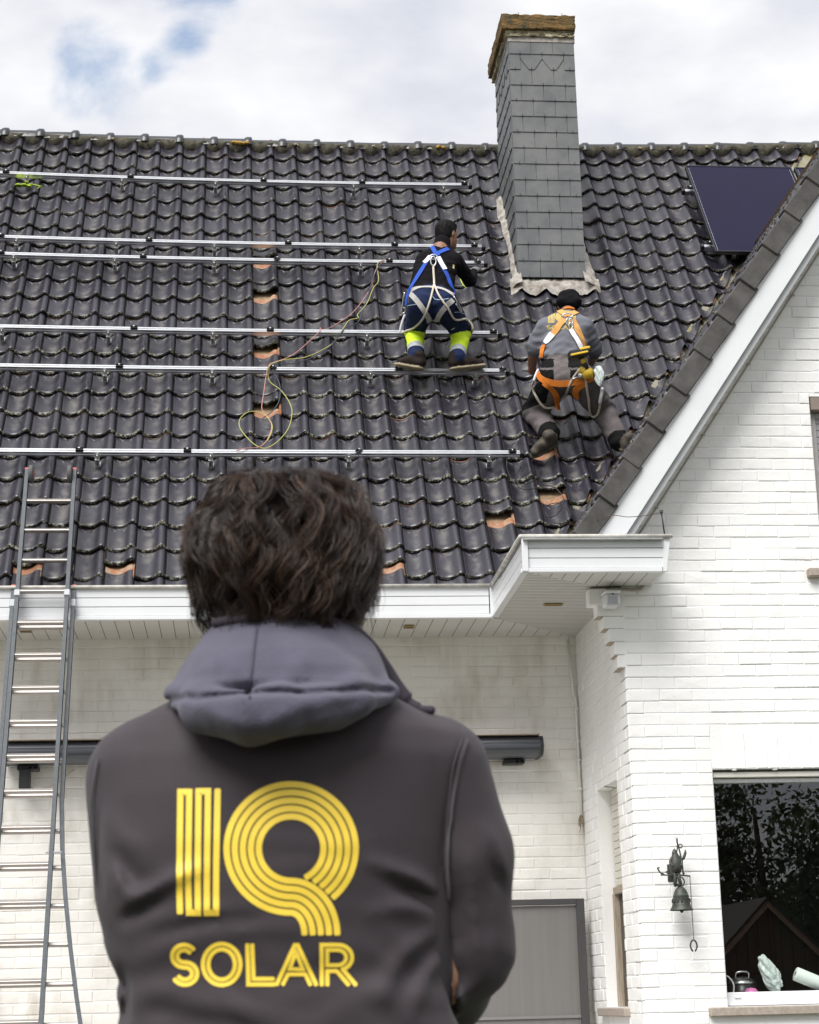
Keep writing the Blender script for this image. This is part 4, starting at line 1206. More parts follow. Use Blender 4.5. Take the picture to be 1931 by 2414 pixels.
# conduit in the inner corner
t = thing('conduit', 'thin painted conduit down the inner wall corner', 'conduit', (2.49, YW, 3))
b = MB(); b.tube([(2.452, 13.58, 3.74), (2.475, 13.575, 3.40), (2.478, 13.575, 3.33), (2.492, 13.575, 3.30), (2.492, 13.575, 2.42)], .009, PAINT_OLD, 7); b.build('pipe', t)
for z in (3.22, 2.98, 2.84, 2.63):
    b = MB(); b.box((2.49, 13.57, z), (.032, .02, .014), PAINT_OLD, bev=.002); b.build('clip', t)
b = MB()
for k in range(9):
    a = random.uniform(0, 6.28); b.tube(catmull([(2.49, 13.57, 2.44), (2.49 + .02 * math.cos(a), 13.56, 2.40 + .02 * math.sin(a)), (2.485 + random.uniform(-.02, .02), 13.56, 2.34 + random.uniform(-.04, .03))], 3), .003, mat('dry brown twine', (.25, .19, .12), .9), 5)
b.build('cable_tangle', t)

# awning ---------------------------------------------------------------------------
t = thing('awning', 'closed anthracite awning cassette on the white back wall', 'awning', (.3, 13.4, 2.92))
prof = []
for a in np.linspace(-90, 90, 11): prof.append((13.355 - .075 * math.cos(math.radians(a)) * 1.0, 2.918 + .070 * math.sin(math.radians(a))))
prof = prof[::1]
poly = [(13.56, 2.848)] + prof + [(13.56, 2.990)]
b = MB(); b.prism(poly, -1.64, 2.165, ANTHRA, 0); b.build('cassette', t)
for k in range(6):
    b = MB(); b.box((.262, 13.2835 + .0006 * k, 2.935 - .009 * k), (3.79, .006, .0028), mat('dark line', (.02, .02, .025), .5)); b.build('groove', t)
b = MB(); b.box((.262, 13.40, 2.994), (3.8, .28, .006), mat('tan top edge reflection', (.36, .30, .24), .6)); b.build('top_reflection', t)  # tan strip: reflection along the cassette's top edge put into the colour
for x in (-1.652, 2.177):
    b = MB(); b.prism([(y + (y - 13.42) * .05, z + (z - 2.918) * .06) for y, z in poly], x - .012, x + .012, mat('dark end cap', (.025, .027, .03), .4), 0); b.build('end_cap', t)
for x in (-1.50, 2.0):
    b = MB(); b.box((x, 13.53, 2.825), (.15, .12, .036), BLACKP, bev=.004)
    b.lathe([(.009, 0), (.009, .004), (0, .004)], (x + .02, 13.466, 2.825), STEEL, 8, 1); b.lathe([(.009, 0), (.009, .004), (0, .004)], (x + .055, 13.466, 2.825), STEEL, 8, 1)
    b.build('bracket', t)
b = MB(); b.box((-1.52, 13.50, 2.74), (.07, .15, .14), BLACKP, bev=.006); b.build('motor_bracket', t)
for pts, lab in (([(-1.75, 13.57, 3.035), (-1.2, 13.57, 3.03), (-1.05, 13.57, 3.03), (-.93, 13.56, 3.055), (-.83, 13.55, 3.03), (-.80, 13.5, 3.0)], 'pale cable clipped above the awning by the ladder'), ([(-1.50, 13.56, 2.70), (-1.42, 13.55, 2.675), (-1.30, 13.56, 2.72), (-1.18, 13.57, 2.82)], 'thin white cable hanging under the awning by the ladder')):
    b = MB(); b.tube(catmull(pts, 5), .005, mat('pale cable', (.55, .5, .42), .7), 6); tag(b.build('cable'), lab, 'cable')

# insect screen -----------------------------------------------------------------------
t = thing('screen_panel', 'grey mesh screen panel in a dark frame against the back wall', 'screen panel', (2.2, 13.4, 0))
MESHM = mat('grey fabric mesh', (.155, .148, .142), .55, col2=(.175, .165, .160), vscale=4, stretch=(9, 9, .25))
x0, x1, z0, z1 = 1.20, 2.46, .05, 1.834
b = MB(); framebars(b, x0, x1, z0, z1, 13.46, .058, .058, .06, .042, .05, mat('dark grey frame', (.055, .052, .054), .45)); b.build('frame', t)
b = MB(); b.box(((x0 + x1) / 2, 13.465, (z0 + z1) / 2), (x1 - x0 - .11, .006, z1 - z0 - .09), MESHM); b.build('mesh', t)
b = MB(); b.box(((x0 + x1) / 2, 13.455, 1.02), (x1 - x0 - .115, .012, .02), mat('light bar', (.20, .19, .19), .5)); b.build('cross_bar', t)
for z in (1.66, 1.60, 1.47): 
    b = MB(); b.lathe([(.006, 0), (.006, .003), (0, .003)], (2.437, 13.433, z), BLACKP, 8, 1); b.build('screw_hole', t)

# ladder ---------------------------------------------------------------------------------
LA = math.radians(70); LC, LS = math.cos(LA), math.sin(LA)
def LP(x, s, o=0.0): return np.array([x, 12.8 + s * LC + o * LS, 3.96 + s * LS - o * LC])   # s along the ladder from the eaves, o away behind it
t = thing('extension_ladder', 'dark blue extension ladder leaning on the white gutter', 'ladder', LP(-1.36, -4.2))
STILE = mat('worn blue grey stile', (.022, .032, .042), .5, col2=(.050, .062, .075), vscale=30)
RUNG = mat('worn aluminium rung', (.40, .37, .35), .45, .7)
RED = mat('red plastic', (.45, .06, .06), .5)
def rail(b, x, w, d, s0, s1, off, m, flare=0.0):
    n = 14; V = []; F = []
    for i in range(n):
        s = s0 + (s1 - s0) * i / (n - 1)
        f = flare * max(0.0, (-1.55 - s) / 1.2) ** 1.5
        c = LP(x + f, s, off)
        for a, c2 in ((-1, -1), (1, -1), (1, 1), (-1, 1)):
            V.append(c + np.array([a * w / 2, 0, 0]) + np.array([0, LS, -LC]) * c2 * d / 2)
    for i in range(n - 1):
        for j in range(4): F.append((i * 4 + j, i * 4 + (j + 1) % 4, i * 4 + 4 + (j + 1) % 4, i * 4 + 4 + j))
    F += [(0, 1, 2, 3), tuple((n - 1) * 4 + j for j in (3, 2, 1, 0))]
    b.add(V, F, m)
XL, XR = -1.527, -1.186
for x in (XL, XR):
    b = MB(); rail(b, x, .026, .060, -3.75, 1.03, 0, STILE); b.build('stile', t)
    b = MB(); c = LP(x, 1.037); b.box(c, (.032, .05, .022), RED, rotm('X', LA - math.pi / 2), bev=.003); b.build('cap', t)
    b = MB(); c = LP(x, -.03, -.002); b.box(c, (.040, .075, .05), mat('grey plastic', (.42, .44, .46), .5), rotm('X', LA - math.pi / 2), bev=.004); b.build('bracket', t)
    sg = 1 if x < -1.36 else -1
    b = MB(); b.lathe([(0, -.016), (.060, -.016), (.066, -.010), (.066, .010), (.060, .016), (0, .016)], LP(x + sg * .033, .99, -.02), mat('grey rubber', (.09, .09, .095), .7), 20, 0)
    b.lathe([(0, .018), (.035, .0175), (.04, .014)] if sg > 0 else [(0, -.018), (.035, -.0175), (.04, -.014)], LP(x + sg * .033, .99, -.02), RED, 14, 0); b.build('wheel', t)
for x, fl in ((-1.565, -.135), (-1.148, .135)):
    b = MB(); rail(b, x, .026, .060, -4.2, .06, .066, STILE, fl); b.build('stile', t)
    b = MB(); c = LP(x, .07, .066); b.box(c, (.032, .06, .025), RED, rotm('X', LA - math.pi / 2), bev=.003); b.build('cap', t)
    b = MB(); c = LP(x, -.07, .066); b.box(c, (.038, .07, .06), mat('grey plastic', (.42, .44, .46), .5), rotm('X', LA - math.pi / 2), bev=.004); b.build('bracket', t)
for i in range(-16, 4):
    s = i * .255
    if s > -3.75:
        b = MB(); b.box(LP((XL + XR) / 2, s), (XR - XL - .02, .036, .024), RUNG, rotm('X', LA - math.pi / 2), bev=.005)
        b.box(LP((XL + XR) / 2, s + .003, -.019), (XR - XL - .02, .004, .003), mat('rung groove', (.2, .19, .18), .6), rotm('X', LA - math.pi / 2)); b.build('rung', t)
    if s < -.05:
        f = .135 * max(0.0, (-1.55 - s) / 1.2) ** 1.5
        b = MB(); b.box(LP(-1.3565, s, .066), (.40 + 2 * f, .034, .024), RUNG, rotm('X', LA - math.pi / 2), bev=.005); b.build('rung', t)
b = MB(); b.box(LP(-1.17, -1.97, -.02), (.10, .012, .012), STEEL, bev=.002); b.build('lock_bolt', t)

# wall bell ----------------------------------------------------------------------------
t = thing('wall_bell', 'bronze bell hanging from a cast figure bracket on the gable wall', 'bell', (2.77, 11.74, 1.86))
BY = 11.742
b = MB(); b.lathe([(.0, .150), (.012, .150), (.020, .143), (.034, .130), (.043, .110), (.047, .095), (.050, .094), (.050, .090), (.049, .088), (.052, .060), (.056, .040), (.058, .036), (.058, .032), (.062, .022), (.072, .006), (.074, 0), (.070, 0), (.055, .03), (.04, .11), (0, .13)], (2.766, BY, 1.660), BRONZE, 28)
b.build('bell_cup', t)
orn = MB()
for k in range(14):
    a = 2 * math.pi * k / 14; rr = .0545
    c = np.array([2.766 + rr * math.cos(a), BY + rr * math.sin(a), 1.72])
    orn.tube(catmull([c + np.array([0, 0, -.014]), c + np.array([math.cos(a) * .003 - .008 * math.sin(a), math.sin(a) * .003 + .008 * math.cos(a), 0]), c + np.array([0, 0, .014])], 3), .003, BRONZE, 5)
orn.build('ornament_band', t)
b = MB(); b.lathe([(0, .014), (.010, .008), (.012, 0), (0, -.008)], (2.766, BY, 1.652), BRONZE, 10); b.build('clapper', t)
b = MB(); b.tube([(2.766 + .028 * math.cos(a), BY, 1.838 + .030 * math.sin(a)) for a in np.linspace(-1.5, 4.7, 20)], .0045, BRONZE, 6, caps=False); b.build('ring', t)
b = MB()
b.tube([(2.645, BY, 1.882), (2.70, BY - .005, 1.880), (2.78, BY, 1.878), (2.834, BY, 1.871)], .005, BRONZE, 6)
b.tube(catmull([(2.67, BY, 1.885), (2.645, BY, 1.895), (2.632, BY, 1.915), (2.628, BY, 1.925), (2.64, BY, 1.928)], 4), .005, BRONZE, 6)
b.tube(catmull([(2.69, BY, 1.89), (2.68, BY, 1.90), (2.69, BY, 1.905)], 3), .004, BRONZE, 6)
b.build('arm', t)
b = MB()   # small cast figure
b.lathe([(.0, -.05), (.030, -.045), (.042, -.015), (.040, .02), (.028, .05), (.018, .075), (.0, .085)], (2.745, BY, 1.94), BRONZE, 14)
b.lathe([(0, -.022), (.016, -.015), (.019, 0), (.012, .018), (0, .034)], (2.742, BY, 2.015), BRONZE, 12)
for sx in (-1, 1):
    b.tube(catmull([(2.745 + sx * .015, BY - .01, 2.0), (2.745 + sx * .036, BY - .015, 1.965), (2.745 + sx * .025, BY - .03, 1.93)], 4), [.009] * 9, BRONZE, 6)
    b.tube(catmull([(2.745 + sx * .015, BY - .01, 1.90), (2.745 + sx * .012, BY - .02, 1.855), (2.748 + sx * .018, BY - .012, 1.825), (2.742 + sx * .006, BY, 1.815)], 4), [.011] * 13, BRONZE, 6)
b.build('figure', t)
b = MB()
b.tube(catmull([(2.79, BY, 1.885), (2.786, BY, 1.96), (2.775, BY, 2.03), (2.760, BY, 2.095)], 4), .005, BRONZE, 6)
b.tube(catmull([(2.745, BY, 1.98), (2.762, BY, 2.05), (2.764, BY, 2.10)], 4), .0045, BRONZE, 6)
b.add([(2.755, BY, 2.105), (2.770, BY, 2.105), (2.763, BY - .004, 2.085), (2.763, BY + .004, 2.085), (2.757, BY, 2.125), (2.769, BY, 2.125)], [(0, 2, 1), (0, 1, 3), (0, 4, 2), (1, 2, 5)], BRONZE)
b.tube([(2.783 + .012 * math.cos(a), BY, 2.06 + .012 * math.sin(a)) for a in np.linspace(0, 6.28, 10)], .004, BRONZE, 5)
b.tube(catmull([(2.79, BY, 1.97), (2.803, BY, 1.995), (2.812, BY, 2.02), (2.812, BY, 2.04)], 4), [.004, .007, .009, .010, .010, .010, .009, .009, .008, .006, .005, .003, .001], BRONZE, 6)
b.lathe([(0, .012), (.010, 0), (0, -.012)], (2.792, BY, 1.89), BRONZE, 8)
b.build('finial', t)
b = MB(); b.box((2.745, BY + .06, 1.90), (.03, .12, .018), BRONZE, bev=.003); b.box((2.745, YF - .004, 1.90), (.06, .008, .11), BRONZE, bev=.003); b.build('wall_plate', t)
b = MB()
for k in range(40):
    z = 1.862 - k * .0098; a = (k % 2) * .5
    b.tube([(2.8315 + .0028 * math.cos(q), BY + .0028 * math.sin(q) * (1 if k % 2 else .3), z + .0055 * math.sin(q + a)) for q in np.linspace(0, 6.28, 6)], .0013, BRONZE, 4, caps=False)
tag(b.build('chain', t), 'thin pull chain', kind='stuff')
b = MB(); b.tube(catmull([(2.818, BY, 1.415), (2.808, BY, 1.44), (2.815, BY, 1.468), (2.829, BY, 1.478), (2.843, BY, 1.468), (2.85, BY, 1.44), (2.84, BY, 1.415)], 4), .0055, BRONZE, 6)
b.lathe([(0, .008), (.007, 0), (0, -.008)], (2.820, BY, 1.413), BRONZE, 8); b.lathe([(0, .008), (.007, 0), (0, -.008)], (2.838, BY, 1.413), BRONZE, 8); b.build('pull_handle', t)

# leafless climber at the foot of the wall, left edge ------------------------------------
t = thing('climbing_plant', 'sparse leafless climber on the wall left of the ladder', 'plant', (-1.75, 13.4, 0))
TWIG = mat('dry twig', (.10, .07, .05), .9)
rr = random.Random(2); b = MB(); lf = MB()
for k in range(9):
    x, y, z = -1.80 + rr.uniform(-.08, .06), 13.42 + rr.uniform(-.1, .05), .6
    pts = [(x, y, z - .6), (x, y, z)]
    for q in range(10):
        x += rr.uniform(-.05, .045); z += rr.uniform(.06, .14); y += rr.uniform(-.03, .03)
        if x > -1.56: x -= .06
        pts.append((x, y, z))
        if rr.random() < .5:
            e = (x + rr.uniform(-.02, .07), y, z + rr.uniform(0, .06)); b.tube([(x, y, z), e], [.0025, .0015], TWIG, 4)
            c = np.array(e); lf.add([c, c + (.018, -.004, .008), c + (.03, -.004, -.004), c + (.014, .003, -.014)], [(0, 1, 2, 3)], TWIG)
    b.tube(catmull(pts, 3), .0035, TWIG, 5)
b.build('stem', t); tag(lf.build('dry_leaf', t, fix=False), 'withered leaves', kind='stuff')

# garden behind the photographer (seen only as a reflection in the window) -----------------
LEAF = [mat('dark foliage', (.030, .046, .018), .75), mat('green foliage', (.085, .125, .045), .7), mat('conifer foliage', (.016, .028, .014), .8)]
BARK = mat('bark', (.06, .045, .032), .95)
def tree(x, y, h, rad, base, lab, n, seed, m):
    t = thing('garden_tree', lab, 'tree', (x, y, 0), 'trees across the garden')
    g = np.random.default_rng(seed)
    b = MB(); b.tube([(x, y, 0), (x + .1, y, h * .4), (x - .05, y + .1, h * .8)], [.16, .11, .04], BARK, 8)
    for k in range(9):
        a = g.uniform(0, 6.28); z = base + (h - base) * g.uniform(0, .6)
        b.tube([(x, y, z), (x + rad * .7 * math.cos(a), y + rad * .7 * math.sin(a), z + g.uniform(.2, .8))], [.05, .015], BARK, 5)
    b.build('trunk', t)
    nc = 45
    cc = g.normal(size=(nc, 3)); cc /= np.linalg.norm(cc, axis=1)[:, None]; cc *= g.uniform(.35, 1, (nc, 1)) ** .6
    cc = cc * np.array([rad, rad, (h - base) / 2]) + np.array([x, y, (h + base) / 2])
    idx = g.integers(0, nc, n)
    P = cc[idx] + g.normal(size=(n, 3)) * .26
    a = g.normal(size=(n, 3)); a /= np.linalg.norm(a, axis=1)[:, None]; c = np.cross(a, g.normal(size=(n, 3))); c /= np.linalg.norm(c, axis=1)[:, None]
    s = g.uniform(.05, .11, (n, 1))
    V = np.stack([P - a * s, P + c * s * .45, P + a * s, P - c * s * .45], 1).reshape(-1, 3)
    me = bpy.data.meshes.new('crown'); me.from_pydata(V.tolist(), [], np.arange(4 * n).reshape(-1, 4).tolist()); me.materials.append(m)
    place('crown', me, t)
for k, (x, y, h, rad, base, lab) in enumerate((
    (8.0, -10.5, 5.3, 1.7, 1.0, 'dark tree left of the garden shed, mirrored in the window'), (9.9, -11.5, 5.6, 1.8, 1.1, 'tall loose tree straight behind the garden shed'), (11.6, -9.6, 5.0, 1.7, .8, 'broad green tree right of the garden shed'),
    (6.2, -12, 7.5, 2.0, 1.0, 'big dark tree at the corner of the lawn'), (13.6, -12, 7.0, 2.2, 1.0, 'conifer at the far right garden edge'))):
    tree(x, y, h, rad, base, lab, 5200, 20 + k, LEAF[k % 3])
b = MB(); b.box((10, -13.5, 1.45), (26, 1.2, 2.9), LEAF[0], bev=.1)
g = np.random.default_rng(77); n = 9000
P = np.stack([g.uniform(0, 22, n), -12.9 + g.uniform(-.5, .25, n), 3.3 * g.uniform(0, 1, n) ** .8 + .25 * np.sin(g.uniform(0, 22, n))], 1)
a = g.normal(size=(n, 3)); a /= np.linalg.norm(a, axis=1)[:, None]; c = np.cross(a, g.normal(size=(n, 3))); c /= np.linalg.norm(c, axis=1)[:, None]; s = g.uniform(.07, .16, (n, 1))
lv = MB(); lv.add(np.stack([P - a * s, P + c * s * .45, P + a * s, P - c * s * .45], 1).reshape(-1, 3), np.arange(4 * n).reshape(-1, 4).tolist(), LEAF[1])
hg = thing('hedge', 'dark clipped hedge along the garden end', 'hedge', (10, -13.5, 0)); b.build('foliage', hg); tag(lv.build('leaf', hg, fix=False), 'loose leaves of the hedge', kind='stuff')
t = thing('garden_shed', 'brown wooden garden shed with a steep gable', 'shed', (7.75, -4.5, 0))
SW_ = mat('dark brown shed board', (.075, .042, .028), .8, var=.3, vscale=6); TRIM = mat('brown barge board', (.30, .19, .14), .7)
for k in range(12):
    x = 6.75 + k * .17; top = 2.40 - abs(x + .083 - 7.75) * 1.0
    b = MB(); b.box((x + .083, -3.6, top / 2), (.160, .03, top), SW_, bev=.004); b.build('wall_board', t)
for sg in (-1, 1):
    b = MB(); b.prism([(7.75, 2.50), (7.75, 2.36), (7.75 + sg * 1.25, 1.12), (7.75 + sg * 1.25, 1.26)], -3.5, -3.54, TRIM, 1); b.build('barge_board', t)
    b = MB(); b.prism([(7.75, 2.52), (7.75, 2.47), (7.75 + sg * 1.3, 1.18), (7.75 + sg * 1.3, 1.23)], -3.48, -6.2, mat('shed roofing', (.035, .030, .028), .9), 1); b.build('roof', t)
b = MB(); b.box((7.75, -4.9, .7), (1.9, 2.5, 1.4), SW_); b.build('wall', t)

# ------------------------------------------------------------------ people: bodies as one smooth surface from distance fields
def nets(F, lo, res):
    """surface of the zero level of a sampled field (naive surface nets)"""
    S = F < 0
    n = np.array(F.shape)
    c = [S[i:n[0] - 1 + i, j:n[1] - 1 + j, k:n[2] - 1 + k] for i in (0, 1) for j in (0, 1) for k in (0, 1)]
    cnt = sum(x.astype(np.int8) for x in c)
    act = (cnt > 0) & (cnt < 8)
    I = np.argwhere(act)
    pos = np.zeros((len(I), 3)); num = np.zeros(len(I))
    for ax in range(3):
        o = [k for k in range(3) if k != ax]
        for a in (0, 1):
            for b in (0, 1):
                p = I.copy(); p[:, o[0]] += a; p[:, o[1]] += b
                q = p.copy(); q[:, ax] += 1
                f0 = F[p[:, 0], p[:, 1], p[:, 2]]; f1 = F[q[:, 0], q[:, 1], q[:, 2]]
                m = (f0 < 0) != (f1 < 0)
                t = np.where(m, f0 / np.where(m, f0 - f1, 1), 0)
                pp = p.astype(float); pp[:, ax] += t
                pos[m] += pp[m]; num[m] += 1
    V = np.array(lo) + res * pos / num[:, None]
    idx = -np.ones(act.shape, int); idx[act] = np.arange(len(I))
    Q = []
    for ax in range(3):
        o = [(ax + 1) % 3, (ax + 2) % 3]
        sl0 = [slice(None)] * 3; sl1 = [slice(None)] * 3
        sl0[ax] = slice(0, n[ax] - 1); sl1[ax] = slice(1, n[ax])
        A, B = S[tuple(sl0)], S[tuple(sl1)]
        E = np.argwhere(A != B)
        ok = (E[:, o[0]] > 0) & (E[:, o[1]] > 0) & (E[:, o[0]] < n[o[0]] - 1) & (E[:, o[1]] < n[o[1]] - 1)
        E = E[ok]
        sgn = A[E[:, 0], E[:, 1], E[:, 2]]
        d0 = np.zeros(3, int); d0[o[0]] = 1; d1 = np.zeros(3, int); d1[o[1]] = 1
        g = lambda e: idx[e[:, 0], e[:, 1], e[:, 2]]
        q = np.stack([g(E - d0 - d1), g(E - d1), g(E), g(E - d0)], 1)
        q[~sgn] = q[~sgn][:, ::-1]
        Q.append(q)
    return V, np.concatenate(Q)

class Field:
    """a body made of smoothly joined tapered limbs, ellipsoids and lofts"""
    def __init__(s): s.p = []
    def limb(s, a, b, ra, rb, tagm, k=.02, flat=None):
        s.p.append(('L', np.array(a, float), np.array(b, float), ra, rb, tagm, k, flat)); return s
    def ell(s, c, r, tagm, k=.02, R=None):
        s.p.append(('E', np.array(c, float), np.array(r, float), R, None, tagm, k, None)); return s
    def loft(s, rows, tagm, k=.02, p=2.3):
        """rows of (z, cx, a, cy, b)"""
        r = np.array(sorted(rows), float); s.p.append(('T', r, p, None, None, tagm, k, None)); return s
    def one(s, q, P):
        kind = q[0]
        if kind == 'L':
            _, a, b, ra, rb, _, _, flat = q
            ba = b - a; t = np.clip(((P - a) @ ba) / (ba @ ba + 1e-12), 0, 1)
            d = P - a - t[:, None] * ba
            if flat is not None:
                n, sc = np.array(flat[0], float), flat[1]
                dn = d @ n; d = d + n * (dn * (1 / sc - 1))[:, None]
            return np.linalg.norm(d, axis=1) - (ra + (rb - ra) * t)
        if kind == 'E':
            _, c, r, R, _, _, _, _ = q
            d = P - c
            if R is not None: d = d @ R
            k0 = np.linalg.norm(d / r, axis=1); k1 = np.linalg.norm(d / (r * r), axis=1)
            return k0 * (k0 - 1) / (k1 + 1e-9)
        _, r, p = q[0], q[1], q[2]
        z = P[:, 2]; f = [np.interp(z, r[:, 0], r[:, i]) for i in (1, 2, 3, 4)]
        qn = (np.abs((P[:, 0] - f[0]) / f[1]) ** p + np.abs((P[:, 1] - f[2]) / f[3]) ** p) ** (1 / p)
        d = (qn - 1) * np.minimum(f[1], f[3])
        return np.maximum(d, np.maximum(z - r[-1, 0], r[0, 0] - z))
    def eval(s, P):
        D = None
        for q in s.p:
            d = s.one(q, P)
            if D is None: D = d
            else:
                k = q[6]; h = np.clip(.5 + .5 * (D - d) / k, 0, 1)
                D = D * (1 - h) + d * h - k * h * (1 - h)
        return D
    def which(s, P):
        D = np.stack([s.one(q, P) for q in s.p], 1); i = D.argmin(1)
        T = np.zeros(len(P))
        for j, q in enumerate(s.p):
            m = i == j
            if q[0] == 'L' and m.any():
                ba = q[2] - q[1]; T[m] = np.clip(((P[m] - q[1]) @ ba) / (ba @ ba), 0, 1)
        return i, T
    def mesh(s, name, lo, hi, res, mats, extra=None, choose=None):
        ax = [np.arange(lo[i], hi[i], res) for i in range(3)]
        G = np.stack(np.meshgrid(*ax, indexing='ij'), -1).reshape(-1, 3)
        D = s.eval(G)
        if extra is not None:
            m = np.abs(D) < .04
            D[m] = extra(G[m], D[m])
        V, Q = nets(D.reshape([len(a) for a in ax]), lo, res)
        # light smoothing of the stair steps
        E = np.concatenate([Q[:, [0, 1]], Q[:, [1, 2]], Q[:, [2, 3]], Q[:, [3, 0]]])
        for _ in range(2):
            A = np.zeros_like(V); c = np.zeros(len(V))
            np.add.at(A, E[:, 0], V[E[:, 1]]); np.add.at(A, E[:, 1], V[E[:, 0]]); np.add.at(c, E[:, 0], 1); np.add.at(c, E[:, 1], 1)
            V = V * .5 + .5 * A / np.maximum(c, 1)[:, None]
        me = bpy.data.meshes.new(name)
        me.from_pydata(V.tolist(), [], Q.tolist())
        for m in mats: me.materials.append(m)
        if choose is not None:
            C = V[Q].mean(1); i, T = s.which(C)
            me.polygons.foreach_set('material_index', choose(s, i, T, C).astype(np.int32))
        me.polygons.foreach_set('use_smooth', [True] * len(Q))
        me.update()
        return me

def bvh_of(*objs):
    V = []; F = []
    for o in objs:
        me = o.data; b = len(V)
        V += [v.co[:] for v in me.vertices]; F += [[b + i for i in p.vertices] for p in me.polygons]
    return BVHTree.FromPolygons(V, F)
def cast(bvh, x, y, lift=.004):
    """point of a figure that the photograph shows at (x, y), and the surface normal there"""
    d = photo_dir(x, y)
    loc, nrm, _, _ = bvh.ray_cast(Vector(CAM), Vector(d))
    if loc is None: return None
    n = np.array(nrm)
    if n @ d > 0: n = -n
    return np.array(loc) + n * lift, n
def strap(b, bvh, pts, w, m, th=.004, per=5, lift=.003):
    P = []; Nn = []
    last = None
    for q in catmull([(x, y, 0) for x, y in pts], per):
        h = cast(bvh, q[0], q[1], lift)
        if h is None:
            if last is None: continue
            d = photo_dir(q[0], q[1]); dist = np.linalg.norm(last[0] - CAM)
            h = (CAM + d * dist, last[1])
        P.append(h[0]); Nn.append(h[1]); last = h
    for _ in range(2):
        P = [P[0]] + [(P[i - 1] + 2 * P[i] + P[i + 1]) / 4 for i in range(1, len(P) - 1)] + [P[-1]]
        Nn = [Nn[0]] + [(Nn[i - 1] + Nn[i] + Nn[i + 1]) / 3 for i in range(1, len(Nn) - 1)] + [Nn[-1]]
    P = [p + n * .003 for p, n in zip(P, Nn)]
    b.ribbon(P, Nn, w, m, th)
def rope(b, bvh, pts, r, m, lift=.012, depth=None, per=5):
    P = []; last = None
    for q in catmull([(x, y, 0) for x, y in pts], per):
        h = cast(bvh, q[0], q[1], lift); d = photo_dir(q[0], q[1])
        if h is None: dist = last if last else np.linalg.norm(np.array(depth) - CAM); p = CAM + d * dist
        else:
            p = h[0]; dist = np.linalg.norm(p - CAM)
            if last is not None and dist > last + .03: dist = last + .03; p = CAM + d * dist
        last = np.linalg.norm(p - CAM); P.append(p)
    for _ in range(3): P = [P[0]] + [(P[i - 1] + 2 * P[i] + P[i + 1]) / 4 for i in range(1, len(P) - 1)] + [P[-1]]
    b.tube(P, r, m, 6)
    return P

SKIN = mat('tanned skin', (.38, .20, .125), .55, var=.08, vscale=20)
SKIN_D = mat('brown skin', (.26, .125, .075), .55, var=.08, vscale=20)
BLACKHAIR = mat('short black hair', (.006, .005, .005), .6, spec=.12, bump=.006, bscale=90)
KNIT = mat('black knit top', (.0085, .0075, .009), .9, var=.2, vscale=14, bump=.008, bscale=20, stretch=(1, 1, 3.5), spec=.10)
NAVY = mat('navy work trousers', (.012, .020, .058), .85, var=.25, vscale=9, bump=.014, bscale=13, stretch=(1, 1, 2), spec=.15)
HIVIS = mat('yellow high visibility cloth', (.62, .85, .02), .75, var=.08, vscale=12)
REFL = mat('grey reflective band', (.40, .42, .43), .5)
KNEEP = mat('black knee pad', (.006, .006, .007), .85, bump=.004, spec=.15)
SHOE = mat('dark brown work shoe', (.018, .012, .010), .8, var=.3, vscale=30, spec=.2)
SOLE = mat('beige shoe sole', (.30, .25, .16), .8)
GLOVE = mat('grey glove', (.16, .16, .165), .8)
TEE = mat('grey t-shirt', (.155, .16, .185), .9, var=.12, vscale=8, bump=.016, bscale=11, stretch=(1, 1, 1.6), spec=.15)
GTROU = mat('grey brown work trousers', (.135, .118, .118), .88, var=.22, vscale=8, bump=.020, bscale=11, spec=.15)
BTROU = mat('black trouser panel', (.008, .008, .008), .88, spec=.12, bump=.006, bscale=18)
BLUE = mat('blue harness webbing', (.035, .095, .46), .8, var=.12, vscale=20, spec=.2)
WHITEW = mat('white label cloth', (.78, .79, .82), .8)
GREYW = mat('pale grey webbing', (.44, .42, .40), .8)
ORANGE = mat('orange harness webbing', (.66, .20, .03), .8, var=.12, vscale=18, spec=.2)
ORANGE2 = mat('light orange webbing', (.66, .34, .11), .8, var=.12, vscale=18, spec=.2)
ROPE = mat('off white rope', (.58, .52, .43), .9, bump=.003, bscale=200)
YELLOW = mat('yellow print', (.95, .68, .07), .5)

def hand(f, wrist, palm_dir, side, nrm, tagm, s=1.0):
    """palm, four bent fingers of different lengths and a thumb"""
    w = np.array(wrist, float); d = np.array(palm_dir, float); d /= np.linalg.norm(d)
    sd = np.array(side, float); sd = sd - d * (sd @ d); sd /= np.linalg.norm(sd)
    nn = np.cross(d, sd)
    if nn @ np.array(nrm, float) < 0: nn = -nn
    k = w + d * .075 * s
    f.limb(w, k, .028 * s, .034 * s, tagm, .015, (nn, .6))
    for i, (o, L) in enumerate(((-.030, .070), (-.010, .080), (.010, .075), (.030, .058))):
        a = k + sd * o * s - d * .005; b2 = a + d * L * .5 * s - nn * .004; c = b2 + d * L * .34 * s - nn * .028 * s
        f.limb(a, b2, .0095 * s, .0088 * s, tagm, .004); f.limb(b2, c, .0088 * s, .0078 * s, tagm, .004)
    a = w + d * .025 * s - sd * .028 * s; b2 = a - sd * .028 * s + d * .030 * s; c = b2 + d * .028 * s - nn * .008
    f.limb(a, b2, .013 * s, .011 * s, tagm, .008); f.limb(b2, c, .011 * s, .009 * s, tagm, .004)

